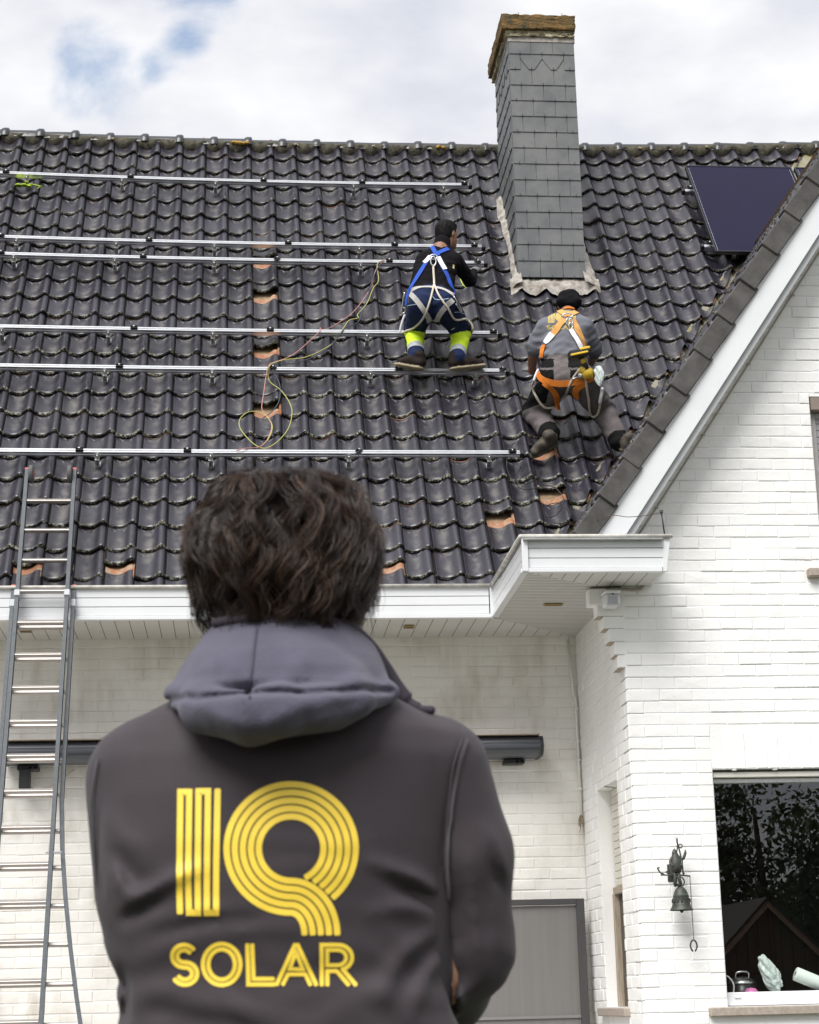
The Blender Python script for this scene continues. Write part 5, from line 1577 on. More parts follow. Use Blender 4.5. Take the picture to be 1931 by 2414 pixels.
def shoe(f, heel, toe, up, tagm, tsole, w=.046):
    h, t, u = np.array(heel, float), np.array(toe, float), np.array(up, float)
    d = t - h; L = np.linalg.norm(d); d /= L; u = u - d * (u @ d); u /= np.linalg.norm(u); s = np.cross(d, u)
    f.limb(h + d * .035 + u * .050, h + d * .55 * L + u * .050, .050, .048, tagm, .02, (s, .92))
    f.limb(h + d * .50 * L + u * .046, h + d * .88 * L + u * .036, .050, .037, tagm, .02, (u, .85))
    f.limb(h + d * .03 + u * .06, h + d * .045 + u * .105, .046, .048, tagm, .02)
    f.limb(h + d * .03 + u * .004, h + d * .9 * L + u * .004, .049, .049, tsole, .004, (u, .34))

def head(f, c, fwd, up, tskin, s=1.0, neck=None):
    c = np.array(c, float); fw = np.array(fwd, float); fw /= np.linalg.norm(fw)
    u = np.array(up, float); u = u - fw * (u @ fw); u /= np.linalg.norm(u); sd = np.cross(fw, u)
    R = np.stack([sd, fw, u], 1)
    f.ell(c + u * .012 * s, np.array([.076, .095, .100]) * s, tskin, .03, R)
    f.ell(c + fw * .028 * s - u * .055 * s, np.array([.058, .068, .062]) * s, tskin, .03, R)
    f.ell(c + fw * .082 * s - u * .092 * s, np.array([.024, .022, .018]) * s, tskin, .02, R)          # chin
    f.limb(c + fw * .092 * s + u * .012 * s, c + fw * .112 * s - u * .026 * s, .010 * s, .015 * s, tskin, .012)   # nose
    f.limb(c + fw * .086 * s - u * .056 * s - sd * .018 * s, c + fw * .086 * s - u * .056 * s + sd * .018 * s, .010 * s, .010 * s, tskin, .008)  # lips
    for q in (-1, 1):
        f.ell(c + sd * q * .078 * s - u * .012 * s - fw * .008 * s, np.array([.010, .020, .032]) * s, tskin, .006, R)
        f.ell(c + fw * .088 * s + sd * q * .030 * s + u * .022 * s, np.array([.020, .012, .009]) * s, tskin, .012, R)      # brow
    return R

def creases(P, D, ztop, a1):
    n1 = np.sin(P[:, 2] * 88 + 5 * np.sin(P[:, 0] * 16 + 2) + 4 * np.sin(P[:, 1] * 19)); n2 = np.sin(P[:, 2] * 47 - 30 * P[:, 0] + 4 * np.sin(P[:, 2] * 13 + P[:, 0] * 9))
    return D - a1 * (n1 * np.abs(n1) * .6 + n2 * .6) * np.clip((ztop - P[:, 2]) * 12, 0, 1)

# ---------------------------------------------------------------- worker in black, standing on a rail
W1 = {'ankL': (1.431, 14.195, 6.188), 'ankR': (1.758, 14.173, 6.155), 'kneeL': (1.450, 14.457, 6.529), 'kneeR': (1.832, 14.415, 6.503), 'hipL': (1.487, 14.06, 6.60), 'hipR': (1.655, 14.05, 6.60),
      'pelv': (1.573, 14.140, 6.671), 'neck': (1.671, 14.315, 7.193), 'waist': (1.579, 14.221, 6.820), 'chest': (1.626, 14.311, 7.037), 'head': (1.735, 14.385, 7.345), 'shL': (1.512, 14.275, 7.108), 'shR': (1.815, 14.265, 7.090), 'elR': (1.930, 14.497, 6.985), 'haR': (1.988, 14.693, 7.135)}
J = {k: np.array(v) for k, v in W1.items()}
BK = np.array([0, -1.0, 0])
f = Field()
T_SK, T_KN, T_TR, T_HV, T_SH, T_SO, T_GL = range(7)
f.loft([(J['pelv'][2] + .02, 1.57, .178, 14.19, .11), (J['waist'][2], 1.578, .180, 14.235, .108), (6.95, 1.605, .180, 14.275, .115), (J['chest'][2], 1.632, .190, 14.31, .118), (7.12, 1.648, .182, 14.325, .10), (7.18, 1.668, .115, 14.335, .078), (7.23, 1.685, .060, 14.35, .062)], T_KN, .03)
f.limb(J['neck'], J['head'] + (0, 0, -.05), .062, .056, T_SK, .02)
f.limb(J['neck'] + (0, .01, -.03), J['neck'] + (.016, .018, .062), .070, .066, T_KN, .02)
f.ell((1.573, 14.15, 6.655), (.190, .135, .135), T_TR, .03)
for s in ('L', 'R'):
    hp, kn, an = J['hip' + s], J['knee' + s], J['ank' + s]
    f.limb(hp + (0, .02, 0), kn, .118, .088, T_TR, .04)
    f.limb(kn, an + (kn - an) * .10, .082, .066, T_HV, .03)
f.limb(J['shR'] + (-.03, .02, -.02), J['elR'], .066, .052, T_KN, .03); f.limb(J['elR'], J['haR'], .052, .038, T_KN, .02)
elL, haL = np.array([1.49, 14.56, 6.98]), np.array([1.62, 14.74, 7.15])
f.limb(J['shL'] + (.035, .03, -.02), elL, .066, .052, T_KN, .03); f.limb(elL, haL, .052, .038, T_KN, .02)
hand(f, J['haR'], (.3, .5, .55), (1, 0, 0), RN, T_GL); hand(f, haL, (.3, .5, .6), (1, 0, 0), RN, T_GL)
h1 = RF(1.49, 2.365, .138); h2 = RF(1.75, 2.365, .138)
shoe(f, RF(1.475, 2.31, .145), RF(1.275, 2.38, .135), (0.0, -.1, 1), T_SH, T_SO)
shoe(f, RF(1.715, 2.31, .145), RF(1.985, 2.37, .135), (0.0, -.1, 1), T_SH, T_SO)
Rh = head(f, J['head'], (.72, .66, .02), (.10, .10, 1), T_SK, .98)
mats = [SKIN_D, KNIT, NAVY, HIVIS, REFL, KNEEP, SHOE, SOLE, GLOVE]
def pick1(s, i, T, C):
    tg = np.array([q[5] for q in s.p])[i]
    out = np.select([tg == T_SK, tg == T_KN, tg == T_TR, tg == T_SH, tg == T_SO, tg == T_GL], [0, 1, 2, 6, 7, 8], 2)
    hv = tg == T_HV
    out = np.where(hv, np.select([T < .02, T < .74, T < .90], [5, 3, 4], 2), out)
    kn = (tg == T_TR) & ((np.linalg.norm(C - J['kneeR'], axis=1) < .115) | (np.linalg.norm(C - J['kneeL'], axis=1) < .10))
    return np.where(kn, 5, out)
me = f.mesh('person', (1.2, 13.85, 6.0), (2.25, 15.0, 7.55), .0095, mats, lambda P, D: creases(P, D, 7.12, .0045), pick1)
w1 = place('person', me)
tag(w1, 'worker in black top and navy trousers standing on a rail in a blue harness', 'person')
bv = bvh_of(w1)
# short hair
hf = Field(); c = J['head']
hf.ell(c + Rh @ np.array([0, -.020, .032]), (.084, .094, .092), 0, .02, Rh); hf.ell(c + Rh @ np.array([0, -.045, -.02]), (.074, .062, .070), 0, .02, Rh); hf.ell(c + Rh @ np.array([0, .020, .080]), (.070, .078, .048), 0, .02, Rh)
def fuzz(P, D): return D - .006 * np.sin(P[:, 0] * 190 + 2 * np.sin(P[:, 2] * 120)) * np.sin(P[:, 2] * 170 + 1.5 * np.sin(P[:, 1] * 150)) * np.clip((P[:, 2] - c[2]) / .05 + .3, .1, 1)
place('hair', hf.mesh('hair', c - .17, c + .2, .0062, [BLACKHAIR], fuzz), w1)
z1 = lambda x, y: (900 + x * .18558, 500 + y * .18558)
Z1 = lambda L: [z1(*q) for q in L]
b = MB()
strap(b, bv, Z1([(640, 445), (680, 520), (720, 560)]), .036, BLUE); strap(b, bv, Z1([(845, 470), (770, 500), (690, 540), (640, 560)]), .036, BLUE)
strap(b, bv, Z1([(600, 590), (540, 690), (470, 800), (400, 920), (350, 1010), (325, 1090), (312, 1180)]), .035, BLUE)
strap(b, bv, Z1([(725, 590), (770, 700), (830, 810), (865, 910), (915, 1000), (925, 1050)]), .035, BLUE)
b.build('harness', w1)
b = MB(); strap(b, bv, Z1([(620, 570), (575, 625), (540, 655)]), .038, WHITEW, .005, 4, .007); b.build('harness_label', w1)
b = MB(); strap(b, bv, Z1([(715, 580), (760, 665), (800, 735)]), .038, WHITEW, .005, 4, .007); b.build('harness_label', w1)
b = MB()
strap(b, bv, Z1([(345, 1015), (430, 975), (540, 958), (660, 962), (780, 985), (880, 1040), (910, 1060)]), .034, GREYW)
strap(b, bv, Z1([(370, 1040), (430, 1100), (490, 1180), (545, 1260), (590, 1340), (600, 1390)]), .042, GREYW)
strap(b, bv, Z1([(900, 1120), (840, 1170), (780, 1240), (730, 1310), (705, 1370)]), .042, GREYW)
b.build('leg_strap', w1)
b = MB()
q0 = cast(bv, *z1(655, 590), .012)[0]
b.tube([q0 + np.array([.030 * math.cos(a), -.012, .022 * math.sin(a)]) for a in np.linspace(0, 6.28, 14)], .006, STEEL, 6, caps=False)
q1 = cast(bv, *z1(652, 650), .02)[0]
b.tube([q1 + np.array([.022 * math.cos(a), -.008, .042 * math.sin(a)]) for a in np.linspace(0, 6.28, 16)], .006, STEEL, 6, caps=False); b.build('carabiner', w1)
b = MB(); rope(b, bv, Z1([(652, 690), (655, 780), (662, 880), (665, 945)]), .010, ROPE); rope(b, bv, Z1([(660, 945), (635, 1040), (590, 1180), (545, 1300), (480, 1400), (390, 1475), (310, 1520), (240, 1535)]), .009, ROPE)
rope(b, bv, Z1([(670, 945), (720, 1050), (790, 1150), (850, 1240), (900, 1330), (950, 1362), (1040, 1355), (1110, 1385), (1150, 1440), (1155, 1490), (1135, 1510)]), .009, ROPE)
rope(b, bv, Z1([(295, 1300), (265, 1380), (240, 1470), (232, 1530)]), .009, WHITEW, .012, J['hipL']); b.build('lanyard', w1)
b = MB(); rope(b, bv, Z1([(290, 1020), (275, 1100), (265, 1190), (250, 1275), (290, 1280), (300, 1230), (275, 1215)]), .007, STEEL, .012, J['hipL']); rope(b, bv, Z1([(905, 1080), (950, 1160), (1000, 1245), (985, 1250), (930, 1165)]), .006, STEEL, .012, J['hipR']); b.build('hook', w1)
PIPE = mat('pale blue piping', (.32, .42, .52), .8)
b = MB()
strap(b, bv, Z1([(640, 1065), (680, 1110), (760, 1115), (850, 1100)]), .006, PIPE, .002, 5, .001); strap(b, bv, Z1([(320, 1195), (380, 1180), (450, 1168)]), .006, PIPE, .002, 5, .001); strap(b, bv, Z1([(920, 1270), (980, 1270), (1060, 1300)]), .006, PIPE, .002, 5, .001); strap(b, bv, Z1([(885, 1490), (925, 1465)]), .006, WHITEW, .002, 4, .001); b.build('pocket_piping', w1)
b = MB(); strap(b, bv, Z1([(910, 670), (906, 720)]), .016, mat('yellow paint fleck', (.7, .6, .3), .8), .002, 4, .001); b.build('paint_spot', w1)

# ---------------------------------------------------------------- worker in the grey t-shirt, kneeling by the valley
W2 = {'ankL': (2.430, 13.723, 5.381), 'ankR': (2.961, 13.660, 5.289), 'kneeL': (2.350, 14.005, 5.675), 'kneeR': (2.876, 13.874, 5.641), 'hipL': (2.455, 13.635, 5.83), 'hipR': (2.640, 13.56, 5.81), 'pelv': (2.547, 13.640, 5.891),
      'neck': (2.610, 13.742, 6.417), 'waist': (2.545, 13.675, 6.056), 'chest': (2.581, 13.722, 6.277), 'head': (2.634, 13.885, 6.520), 'shL': (2.385, 13.68, 6.300), 'shR': (2.762, 13.68, 6.300), 'elL': (2.333, 13.851, 6.100), 'haL': (2.354, 14.092, 6.044), 'elR': (2.815, 13.853, 6.105), 'haR': (2.813, 14.100, 6.079)}
J = {k: np.array(v) for k, v in W2.items()}
f = Field(); T_TE = 1
f.loft([(6.01, 2.545, .186, 13.69, .112), (6.06, 2.545, .186, 13.695, .115), (6.16, 2.56, .188, 13.715, .122), (6.26, 2.572, .200, 13.735, .122), (6.33, 2.578, .198, 13.745, .110), (6.385, 2.59, .145, 13.765, .092), (6.435, 2.60, .070, 13.79, .068)], T_TE, .03)
f.limb(J['neck'] + (0, .03, 0), J['head'] + (0, 0, -.04), .060, .056, T_SK, .02)
f.loft([(5.74, 2.547, .175, 13.64, .11), (5.80, 2.547, .208, 13.645, .135), (5.88, 2.547, .204, 13.655, .135), (5.96, 2.546, .188, 13.68, .118), (6.04, 2.545, .172, 13.69, .104)], T_TR, .03)
for s in ('L', 'R'):
    hp, kn, an = J['hip' + s], J['knee' + s], J['ank' + s]
    f.limb(hp + (0, .02, 0), kn, .125, .098, T_TR, .04)
    f.limb(kn, an + (kn - an) * .10, .096, .078, T_HV, .03)
f.limb(J['shL'] + (.035, .03, -.02), J['shL'] * .25 + J['elL'] * .75, .078, .080, T_TE, .03); f.limb(J['shL'] * .3 + J['elL'] * .7, J['elL'], .046, .042, T_SK, .006); f.limb(J['elL'], J['haL'], .043, .032, T_SK, .015)
f.limb(J['shR'] + (-.035, .03, -.02), J['shR'] * .2 + J['elR'] * .8, .078, .080, T_TE, .03); f.limb(J['shR'] * .3 + J['elR'] * .7, J['elR'], .046, .042, T_SK, .006); f.limb(J['elR'], J['haR'], .043, .032, T_SK, .015)
hand(f, J['haL'], (-.1, .55, .35), (1, 0, .1), RN, T_GL); hand(f, J['haR'], (.1, .55, .45), (1, 0, 0), RN, T_GL)
shoe(f, J['ankL'] + np.array([.03, -.045, -.055]), J['ankL'] + np.array([-.16, -.02, -.165]), (-.3, -.9, .55), T_SH, T_SO)
shoe(f, J['ankR'] + np.array([-.01, -.03, -.05]), J['ankR'] + np.array([.19, .03, -.05]), (.1, -.6, .9), T_SH, T_SO)
Rh = head(f, J['head'], (.05, .75, -.65), (.05, .65, .75), T_SK, .98)
BOOT = mat('worn olive work shoe', (.085, .070, .048), .75, col2=(.035, .03, .025), vscale=26)
mats = [SKIN_D, TEE, GTROU, BTROU, BOOT, BOOT, GLOVE]
def pick2(s, i, T, C):
    tg = np.array([q[5] for q in s.p])[i]
    out = np.select([tg == T_SK, tg == T_TE, tg == T_SH, tg == T_SO, tg == T_GL], [0, 1, 4, 5, 6], 2)
    hv = tg == T_HV
    out = np.where(hv & (T > .86), 3, out)
    px = np.array([proj(p) for p in C]); zx, zy = (px[:, 0] - 1210) / .19476, (px[:, 1] - 680) / .19476
    back = C[:, 1] < 13.72
    seat = (tg == T_TR) & back & (((zx < 492) & (zx > 330) & (zy > 850) & (zy < 960)) | ((zx > 665) & (zx < 860) & (zy > 830) & (zy < 960)) | ((zy >= 985) & (zy < 1130) & ((zx < 492) | (zx > 690))))
    pocket = (tg == T_TR) & (C[:, 0] < 2.40) & (C[:, 2] > 5.66) & (C[:, 2] < 5.80)
    return np.where(seat | pocket, 3, out)
def fold2(P, D): return creases(P, D - .004 * np.sin(P[:, 2] * 75 + 9 * P[:, 0] + 3 * np.sin(P[:, 0] * 21)) * np.clip((6.25 - np.abs(P[:, 2] - 6.02) * 1.5 - 6.1) * 6, 0, 1), 6.36, .0045)
me = f.mesh('person', (2.15, 13.35, 5.05), (3.3, 14.5, 6.75), .0095, mats, fold2, pick2)
w2 = place('person', me)
tag(w2, 'worker in a grey t-shirt kneeling beside the verge in an orange harness', 'person')
bv = bvh_of(w2)
hf = Field(); c = J['head']
hf.ell(c + Rh @ np.array([0, -.012, .030]), (.094, .112, .098), 0, .02, Rh); hf.ell(c + Rh @ np.array([.01, -.085, .03]), (.082, .05, .055), 0, .03, Rh); hf.limb(c + Rh @ np.array([-.045, -.06, -.03]), c + Rh @ np.array([.05, -.06, -.04]), .05, .055, 0, .03)
def capf(P, D): return D - .0022 * np.sin(P[:, 0] * 45 + P[:, 2] * 70) - .0015 * np.sin(P[:, 2] * 110 - P[:, 0] * 40)
cp = place('cap', hf.mesh('cap', c - .2, c + .2, .0068, [mat('black fabric cap', (.006, .006, .008), .85, spec=.12, bump=.004, bscale=40)], capf), w2)
z2 = lambda x, y: (1210 + x * .19476, 680 + y * .19476)
Z2 = lambda L: [z2(*q) for q in L]
b = MB()
strap(b, bv, Z1([]) if False else Z2([(560, 275), (620, 320), (660, 345)]), .046, ORANGE2); strap(b, bv, Z2([(790, 275), (720, 310), (650, 340)]), .046, ORANGE2)
strap(b, bv, Z2([(625, 370), (560, 445), (490, 540), (430, 620)]), .050, ORANGE2); strap(b, bv, Z2([(715, 380), (760, 470), (810, 570), (850, 670), (870, 730)]), .050, ORANGE2)
strap(b, bv, Z2([(375, 690), (355, 760), (350, 830)]), .045, ORANGE)
strap(b, bv, Z2([(620, 250), (670, 238), (730, 250)]), .02, ORANGE)
b.build('harness', w2)
b = MB(); strap(b, bv, Z2([(475, 555), (430, 615), (390, 670)]), .053, WHITEW, .005, 4, .007); b.build('harness_label', w2)
b = MB(); strap(b, bv, Z2([(690, 500), (740, 580), (780, 650), (815, 720)]), .038, WHITEW, .005, 4, .009); b.build('harness_label', w2)
b = MB()
strap(b, bv, Z2([(305, 1020), (330, 1075), (400, 1120), (520, 1150), (640, 1150), (760, 1130), (880, 1110), (960, 1085)]), .048, ORANGE, .006)
strap(b, bv, Z2([(370, 1130), (430, 1180), (490, 1230), (520, 1300), (525, 1370), (545, 1470)]), .048, ORANGE, .006)
strap(b, bv, Z2([(860, 1150), (790, 1190), (755, 1240), (770, 1320)]), .05, ORANGE, .006)
b.build('leg_strap', w2)
b = MB()
q0 = cast(bv, *z2(655, 350), .015)[0]
b.tube([q0 + np.array([.040 * math.cos(a), -.006, .018 * math.sin(a)]) for a in np.linspace(0, 6.28, 14)], .006, STEEL, 6, caps=False)
for (x, y) in ((655, 420), (690, 420), (685, 470)):
    q1 = cast(bv, *z2(x, y), .016)[0]; b.tube([q1 + np.array([.014 * math.cos(a), -.006, .028 * math.sin(a)]) for a in np.linspace(0, 6.28, 12)], .005, STEEL, 6, caps=False)
for L in ([(305, 975), (270, 1050), (240, 1130), (225, 1170), (240, 1190)], [(975, 1075), (1010, 1130), (1045, 1190)]): rope(b, bv, Z2(L), .008, STEEL, .012, J['hipL'])
b.build('carabiner', w2)
b = MB()
rope(b, bv, Z2([(240, 1185), (280, 1270), (320, 1350), (370, 1415), (430, 1430), (500, 1410), (560, 1365), (620, 1290), (680, 1190), (740, 1080), (790, 1010), (810, 985)]), .010, ROPE, .016, J['hipL'])
rope(b, bv, Z2([(865, 1090), (885, 1200), (905, 1320), (925, 1430), (950, 1510), (990, 1545), (1020, 1510), (1035, 1420), (1045, 1320), (1048, 1200)]), .010, ROPE, .016, J['hipR'])
rope(b, bv, Z2([(1048, 1200), (1045, 1290), (1030, 1370)]), .014, WHITEW, .020, J['hipR']); rope(b, bv, Z2([(300, 990), (275, 1050), (250, 1120)]), .012, WHITEW, .016, J['hipL'])
b.build('lanyard', w2)
# cordless drill hanging from the belt
_hits = [h for h in (cast(bv, *z2(*q), .05) for q in ((850, 900), (880, 1030), (800, 800), (930, 1020), (760, 790))) if h is not None]
p0 = min((h[0] for h in _hits), key=lambda p: np.linalg.norm(p - CAM))
p0 = CAM + photo_dir(*z2(850, 900)) * (np.linalg.norm(p0 - CAM) - .01)
dr = thing('cordless_drill', 'yellow and black cordless drill hanging at the hip of the kneeling worker', 'drill', p0)
dd = lambda x, y, k=0.0: CAM + photo_dir(*z2(x, y)) * (np.linalg.norm(p0 - CAM) - k)
YD = mat('yellow tool plastic', (.72, .48, .03), .45)
b = MB(); c0 = dd(790, 790, .05); b.box(c0, (.16, .085, .060), BLACKP, rotm('Y', -.22), bev=.012); b.box(c0 + np.array([.045, -.01, .032]), (.085, .07, .022), YD, rotm('Y', -.22), bev=.006); b.box(c0 + np.array([0, -.035, -.012]), (.14, .03, .018), YD, rotm('Y', -.22), bev=.005); b.build('battery', dr)
b = MB(); b.tube([dd(820, 830, .01), dd(850, 880), dd(868, 930), dd(880, 985)], [.030, .024, .024, .030], BLACKP, 10); b.tube([dd(835, 850, .02), dd(860, 905, .02)], [.022, .018], YD, 8); b.build('grip', dr)
b = MB(); b.tube([dd(965, 1020), dd(940, 1022), dd(870, 1035), dd(840, 1045)], [.030, .042, .042, .034], YD, 12); b.box(dd(835, 990, .01), (.05, .05, .05), YD, rotm('Y', .4), bev=.01); b.build('motor_housing', dr)
b = MB(); b.tube([dd(840, 1045), dd(812, 1060), dd(790, 1072)], [.032, .028, .016], STEEL, 10); b.tube([dd(800, 1068), dd(735, 1090), dd(690, 1102)], [.007, .006, .003], STEEL, 6); b.build('chuck', dr)
# clear bag of screws on the other side
bm = bmesh.new(); bmesh.ops.create_icosphere(bm, subdivisions=3, radius=1); rr = random.Random(9)
p1 = CAM + photo_dir(*z2(1040, 1060)) * np.linalg.norm(p0 - CAM)
for v in bm.verts:
    q = v.co; k = 1 + .22 * math.sin(q.x * 9 + q.z * 7) + rr.uniform(-.08, .08)
    v.co = Vector((q.x * .034 * k * (1.1 + .5 * q.z), q.y * .025 * k, q.z * .085)) + Vector(p1)
me = bpy.data.meshes.new('screw_bag'); bm.to_mesh(me); bm.free(); me.materials.append(PLASTIC)
tag(place('screw_bag', me), 'small clear plastic bag hanging at the hip of the kneeling worker', 'bag')

# ------------------------------------------------------------------ man in the hooded jacket, close to the camera
K = 1931.0 / 1725.0
def at_y(x, y, Y):
    """point at distance Y that shows at (x, y) in the photograph (measured on a 1725 px wide copy)"""
    d = photo_dir(x * K, y * K); return CAM + d * (Y - CAM[1]) / d[1]
YM = 2.20
def row(y, xl, xr, cy, b): 
    a, c = at_y(xl, y, YM), at_y(xr, y, YM); return (a[2] * .5 + c[2] * .5, (a[0] + c[0]) / 2, (c[0] - a[0]) / 2, cy, b)
JACKET = mat('dark plum grey softshell', (.045, .036, .042), .66, var=.10, vscale=9, bump=.0010, bscale=700, spec=.24, sheen=.06)
HOODM = mat('grey blue fleece hood', (.084, .080, .112), .95, var=.10, vscale=22, bump=.0018, bscale=380, spec=.15, sheen=.15)
SEAM = mat('seam thread', (.075, .066, .075), .8)
COLLAR = mat('dark collar', (.035, .028, .040), .8)
HAIRM = bpy.data.materials.new('dark brown curls'); HAIRM.use_nodes = True
def hair_nodes():
    nt = HAIRM.node_tree; N, L = nt.nodes, nt.links; p = N['Principled BSDF']
    at = N.new('ShaderNodeAttribute'); at.attribute_name = 'tone'
    cr = N.new('ShaderNodeValToRGB'); e = cr.color_ramp.elements
    e[0].color = (.012, .007, .005, 1); e[1].color = (.16, .086, .050, 1)
    m = cr.color_ramp.elements.new(.55); m.color = (.034, .019, .0125, 1)
    L.new(at.outputs['Fac'], cr.inputs[0]); L.new(cr.outputs[0], p.inputs['Base Color'])
    p.inputs['Roughness'].default_value = .32; p.inputs['Specular IOR Level'].default_value = .42
hair_nodes()

# body under the clothes: one continuous figure down to the shoes
f = Field()
hc = at_y(600, 1165, YM - .01)                       # middle of the head
f.loft([(.86, .085, .165, 2.22, .10), (1.0, .07, .160, 2.22, .10), (1.2, .07, .175, 2.22, .10), (1.38, .07, .19, 2.22, .095), (1.45, .07, .14, 2.22, .075), (1.50, .07, .07, 2.22, .06)], 1, .03)
f.limb((.07, 2.22, 1.47), hc + np.array([0, .005, -.05]), .058, .056, 0, .03)
for sg in (-1, 1):
    f.limb((.08 + sg * .09, 2.22, .88), (.08 + sg * .11, 2.21, .50), .095, .065, 2, .03); f.limb((.08 + sg * .11, 2.21, .50), (.08 + sg * .125, 2.23, .10), .062, .045, 2, .02)
    shoe(f, (.08 + sg * .13, 2.16, .03), (.08 + sg * .16, 2.42, .03), (0, 0, 1), 3, 4)
Rm = head(f, hc + np.array([0, .01, -.022]), (-.12, 1, .10), (0, -.05, 1), 0, .90)
# left forearm folded across the chest, its fingers tucked at the right side
f.limb((-.10, 2.30, 1.16), (.13, 2.40, 1.16), .042, .034, 1, .02)
fing = [at_y(951, 2022, 2.205), at_y(955, 2048, 2.20), at_y(957, 2076, 2.20), at_y(955, 2100, 2.205)]
for k, p in enumerate(fing):
    f.limb(p + np.array([-.012, .075, .004]), p + np.array([.006, .035, .001]), .0105, .0100, 0, .004); f.limb(p + np.array([.006, .035, .001]), p + np.array([.003, .004 * k, 0]), .0098, .0088, 0, .004)
f.limb((.13, 2.40, 1.16), fing[1] + np.array([-.012, .085, -.01]), .036, .034, 0, .02)
f.limb(fing[0] + np.array([-.02, .09, .01]), fing[0] + np.array([-.005, .05, .045]), .014, .011, 0, .006)
JEANS = mat('dark jeans', (.03, .035, .05), .85, var=.2, vscale=9)
def pickm(s, i, T, C):
    tg = np.array([q[5] for q in s.p])[i]; return tg
me = f.mesh('person', (-.34, 1.98, -.02), (.52, 2.62, 1.84), .0088, [SKIN, JACKET, JEANS, SHOE, SOLE], None, pickm)
man = place('person', me)
tag(man, 'man with dark curly hair in a printed hooded jacket, seen from behind, arms folded', 'person')

# jacket
rows = [row(1452, 400, 790, 2.215, .080), row(1480, 345, 850, 2.215, .088), row(1515, 275, 912, 2.217, .096), row(1550, 232, 968, 2.22, .104), row(1600, 205, 985, 2.22, .112), row(1680, 192, 968, 2.222, .120), row(1780, 190, 952, 2.222, .124),
        row(1880, 196, 942, 2.222, .122), row(1980, 218, 944, 2.222, .116), row(2060, 245, 950, 2.222, .112), row(2156, 246, 985, 2.222, .114), row(2300, 238, 1005, 2.222, .118), row(2420, 232, 1010, 2.222, .122)]
j = Field()
j.loft(rows, 0, .012, 2.35)
A = lambda x, y, Y: at_y(x, y, Y)
j.limb(A(300, 1640, 2.225), A(330, 1840, 2.26), .062, .060, 0, .022); j.limb(A(330, 1840, 2.26), A(372, 2010, 2.33), .060, .055, 0, .022); j.limb(A(372, 2010, 2.33), A(640, 2010, 2.42), .054, .044, 0, .02)
j.limb(A(915, 1625, 2.225), A(962, 1800, 2.235), .066, .066, 0, .018); j.limb(A(962, 1800, 2.235), A(972, 1995, 2.255), .064, .062, 0, .016); j.limb(A(972, 1995, 2.255), A(930, 2085, 2.34), .060, .055, 0, .016); j.limb(A(935, 2070, 2.34), A(700, 2030, 2.43), .053, .044, 0, .02)
FOLDS = [   # (points, height, width): raised creases and the hollows beside them
    ([(262, 1905), (310, 1878), (370, 1850), (420, 1832)], .0080, .0085), ([(255, 1935), (310, 1910), (360, 1884)], -.0070, .0075),
    ([(230, 1815), (250, 1860), (270, 1895)], .007, .009), ([(250, 1800), (285, 1850), (330, 1862)], -.005, .010), ([(215, 1700), (250, 1760), (300, 1800)], .003, .012),
    ([(330, 1945), (430, 1922), (540, 1918)], .0040, .010), ([(300, 2010), (420, 1968), (560, 1955), (680, 1975)], .0035, .012), ([(330, 1965), (450, 1940), (560, 1935)], -.0035, .009),
    ([(935, 1880), (880, 1850), (820, 1830), (770, 1815)], .0075, .008), ([(940, 1905), (880, 1880), (820, 1862)], -.0075, .0075), ([(930, 1925), (860, 1910), (780, 1920)], .005, .009),
    ([(940, 1960), (880, 1990), (830, 2040), (800, 2110)], .0060, .011), ([(945, 2010), (900, 2060), (870, 2140)], .0055, .009), ([(925, 1985), (870, 2030), (840, 2100)], -.005, .009),
    ([(770, 1780), (700, 1785), (560, 1772)], .0022, .010), ([(560, 1835), (650, 1825), (740, 1845)], .0024, .012), ([(420, 1640), (520, 1625), (640, 1628)], -.0016, .016),
    ([(300, 2080), (450, 2120), (620, 2150)], .005, .014), ([(330, 2130), (470, 2156), (600, 2190)], -.005, .012), ([(700, 2120), (800, 2090), (900, 2110)], .004, .014), ([(640, 2050), (740, 2060), (830, 2030)], -.003, .014),
    ([(985, 1565), (962, 1640), (950, 1720), (944, 1800), (942, 1880)], -.0040, .0040),
    ([(1000, 1800), (1010, 1900), (1020, 1980), (1035, 2060)], .0065, .010), ([(975, 1850), (985, 1940), (1000, 2030)], -.004, .012), ([(1052, 1780), (1060, 1840), (1072, 1858)], -.006, .007), ([(1040, 1740), (1066, 1800), (1084, 1836)], .006, .009), ([(1060, 1880), (1066, 1960), (1050, 2050)], .003, .010),
    ([(942, 1885), (948, 1960), (956, 2040), (968, 2110), (990, 2170)], -.013, .0065), ([(250, 2040), (262, 2090), (256, 2160)], -.006, .006),
    ([(960, 2110), (1000, 2090), (1040, 2085)], .005, .010), ([(205, 1690), (200, 1780), (208, 1880)], -.003, .004)]
FP = [([np.array((p[0], p[2])) for p in [A(x, y, 2.12) for x, y in pts]], h, w) for pts, h, w in FOLDS]
def folds(P, D):
    D = D.copy(); m = P[:, 1] < 2.26; Q = P[m][:, [0, 2]]; add = np.zeros(len(Q))
    for pts, h, w in FP:
        best = np.full(len(Q), 9.0); n = len(pts) - 1
        env = np.zeros(len(Q))
        for i in range(n):
            a, b = pts[i], pts[i + 1]; ba = b - a; t = np.clip(((Q - a) @ ba) / (ba @ ba), 0, 1)
            d = np.linalg.norm(Q - a - t[:, None] * ba, axis=1); s = (i + t) / n
            up = d < best; best = np.where(up, d, best); env = np.where(up, np.sin(np.pi * np.clip(.08 + .84 * s, 0, 1)) ** .7, env)
        add += h * env * np.exp(-(best / w) ** 2)
    fine = .0007 * np.sin(Q[:, 1] * 160 + 40 * Q[:, 0] + 3 * np.sin(Q[:, 0] * 37)) * np.clip((1.30 - Q[:, 1]) * 9, 0, 1)
    D[m] -= add + fine
    return D
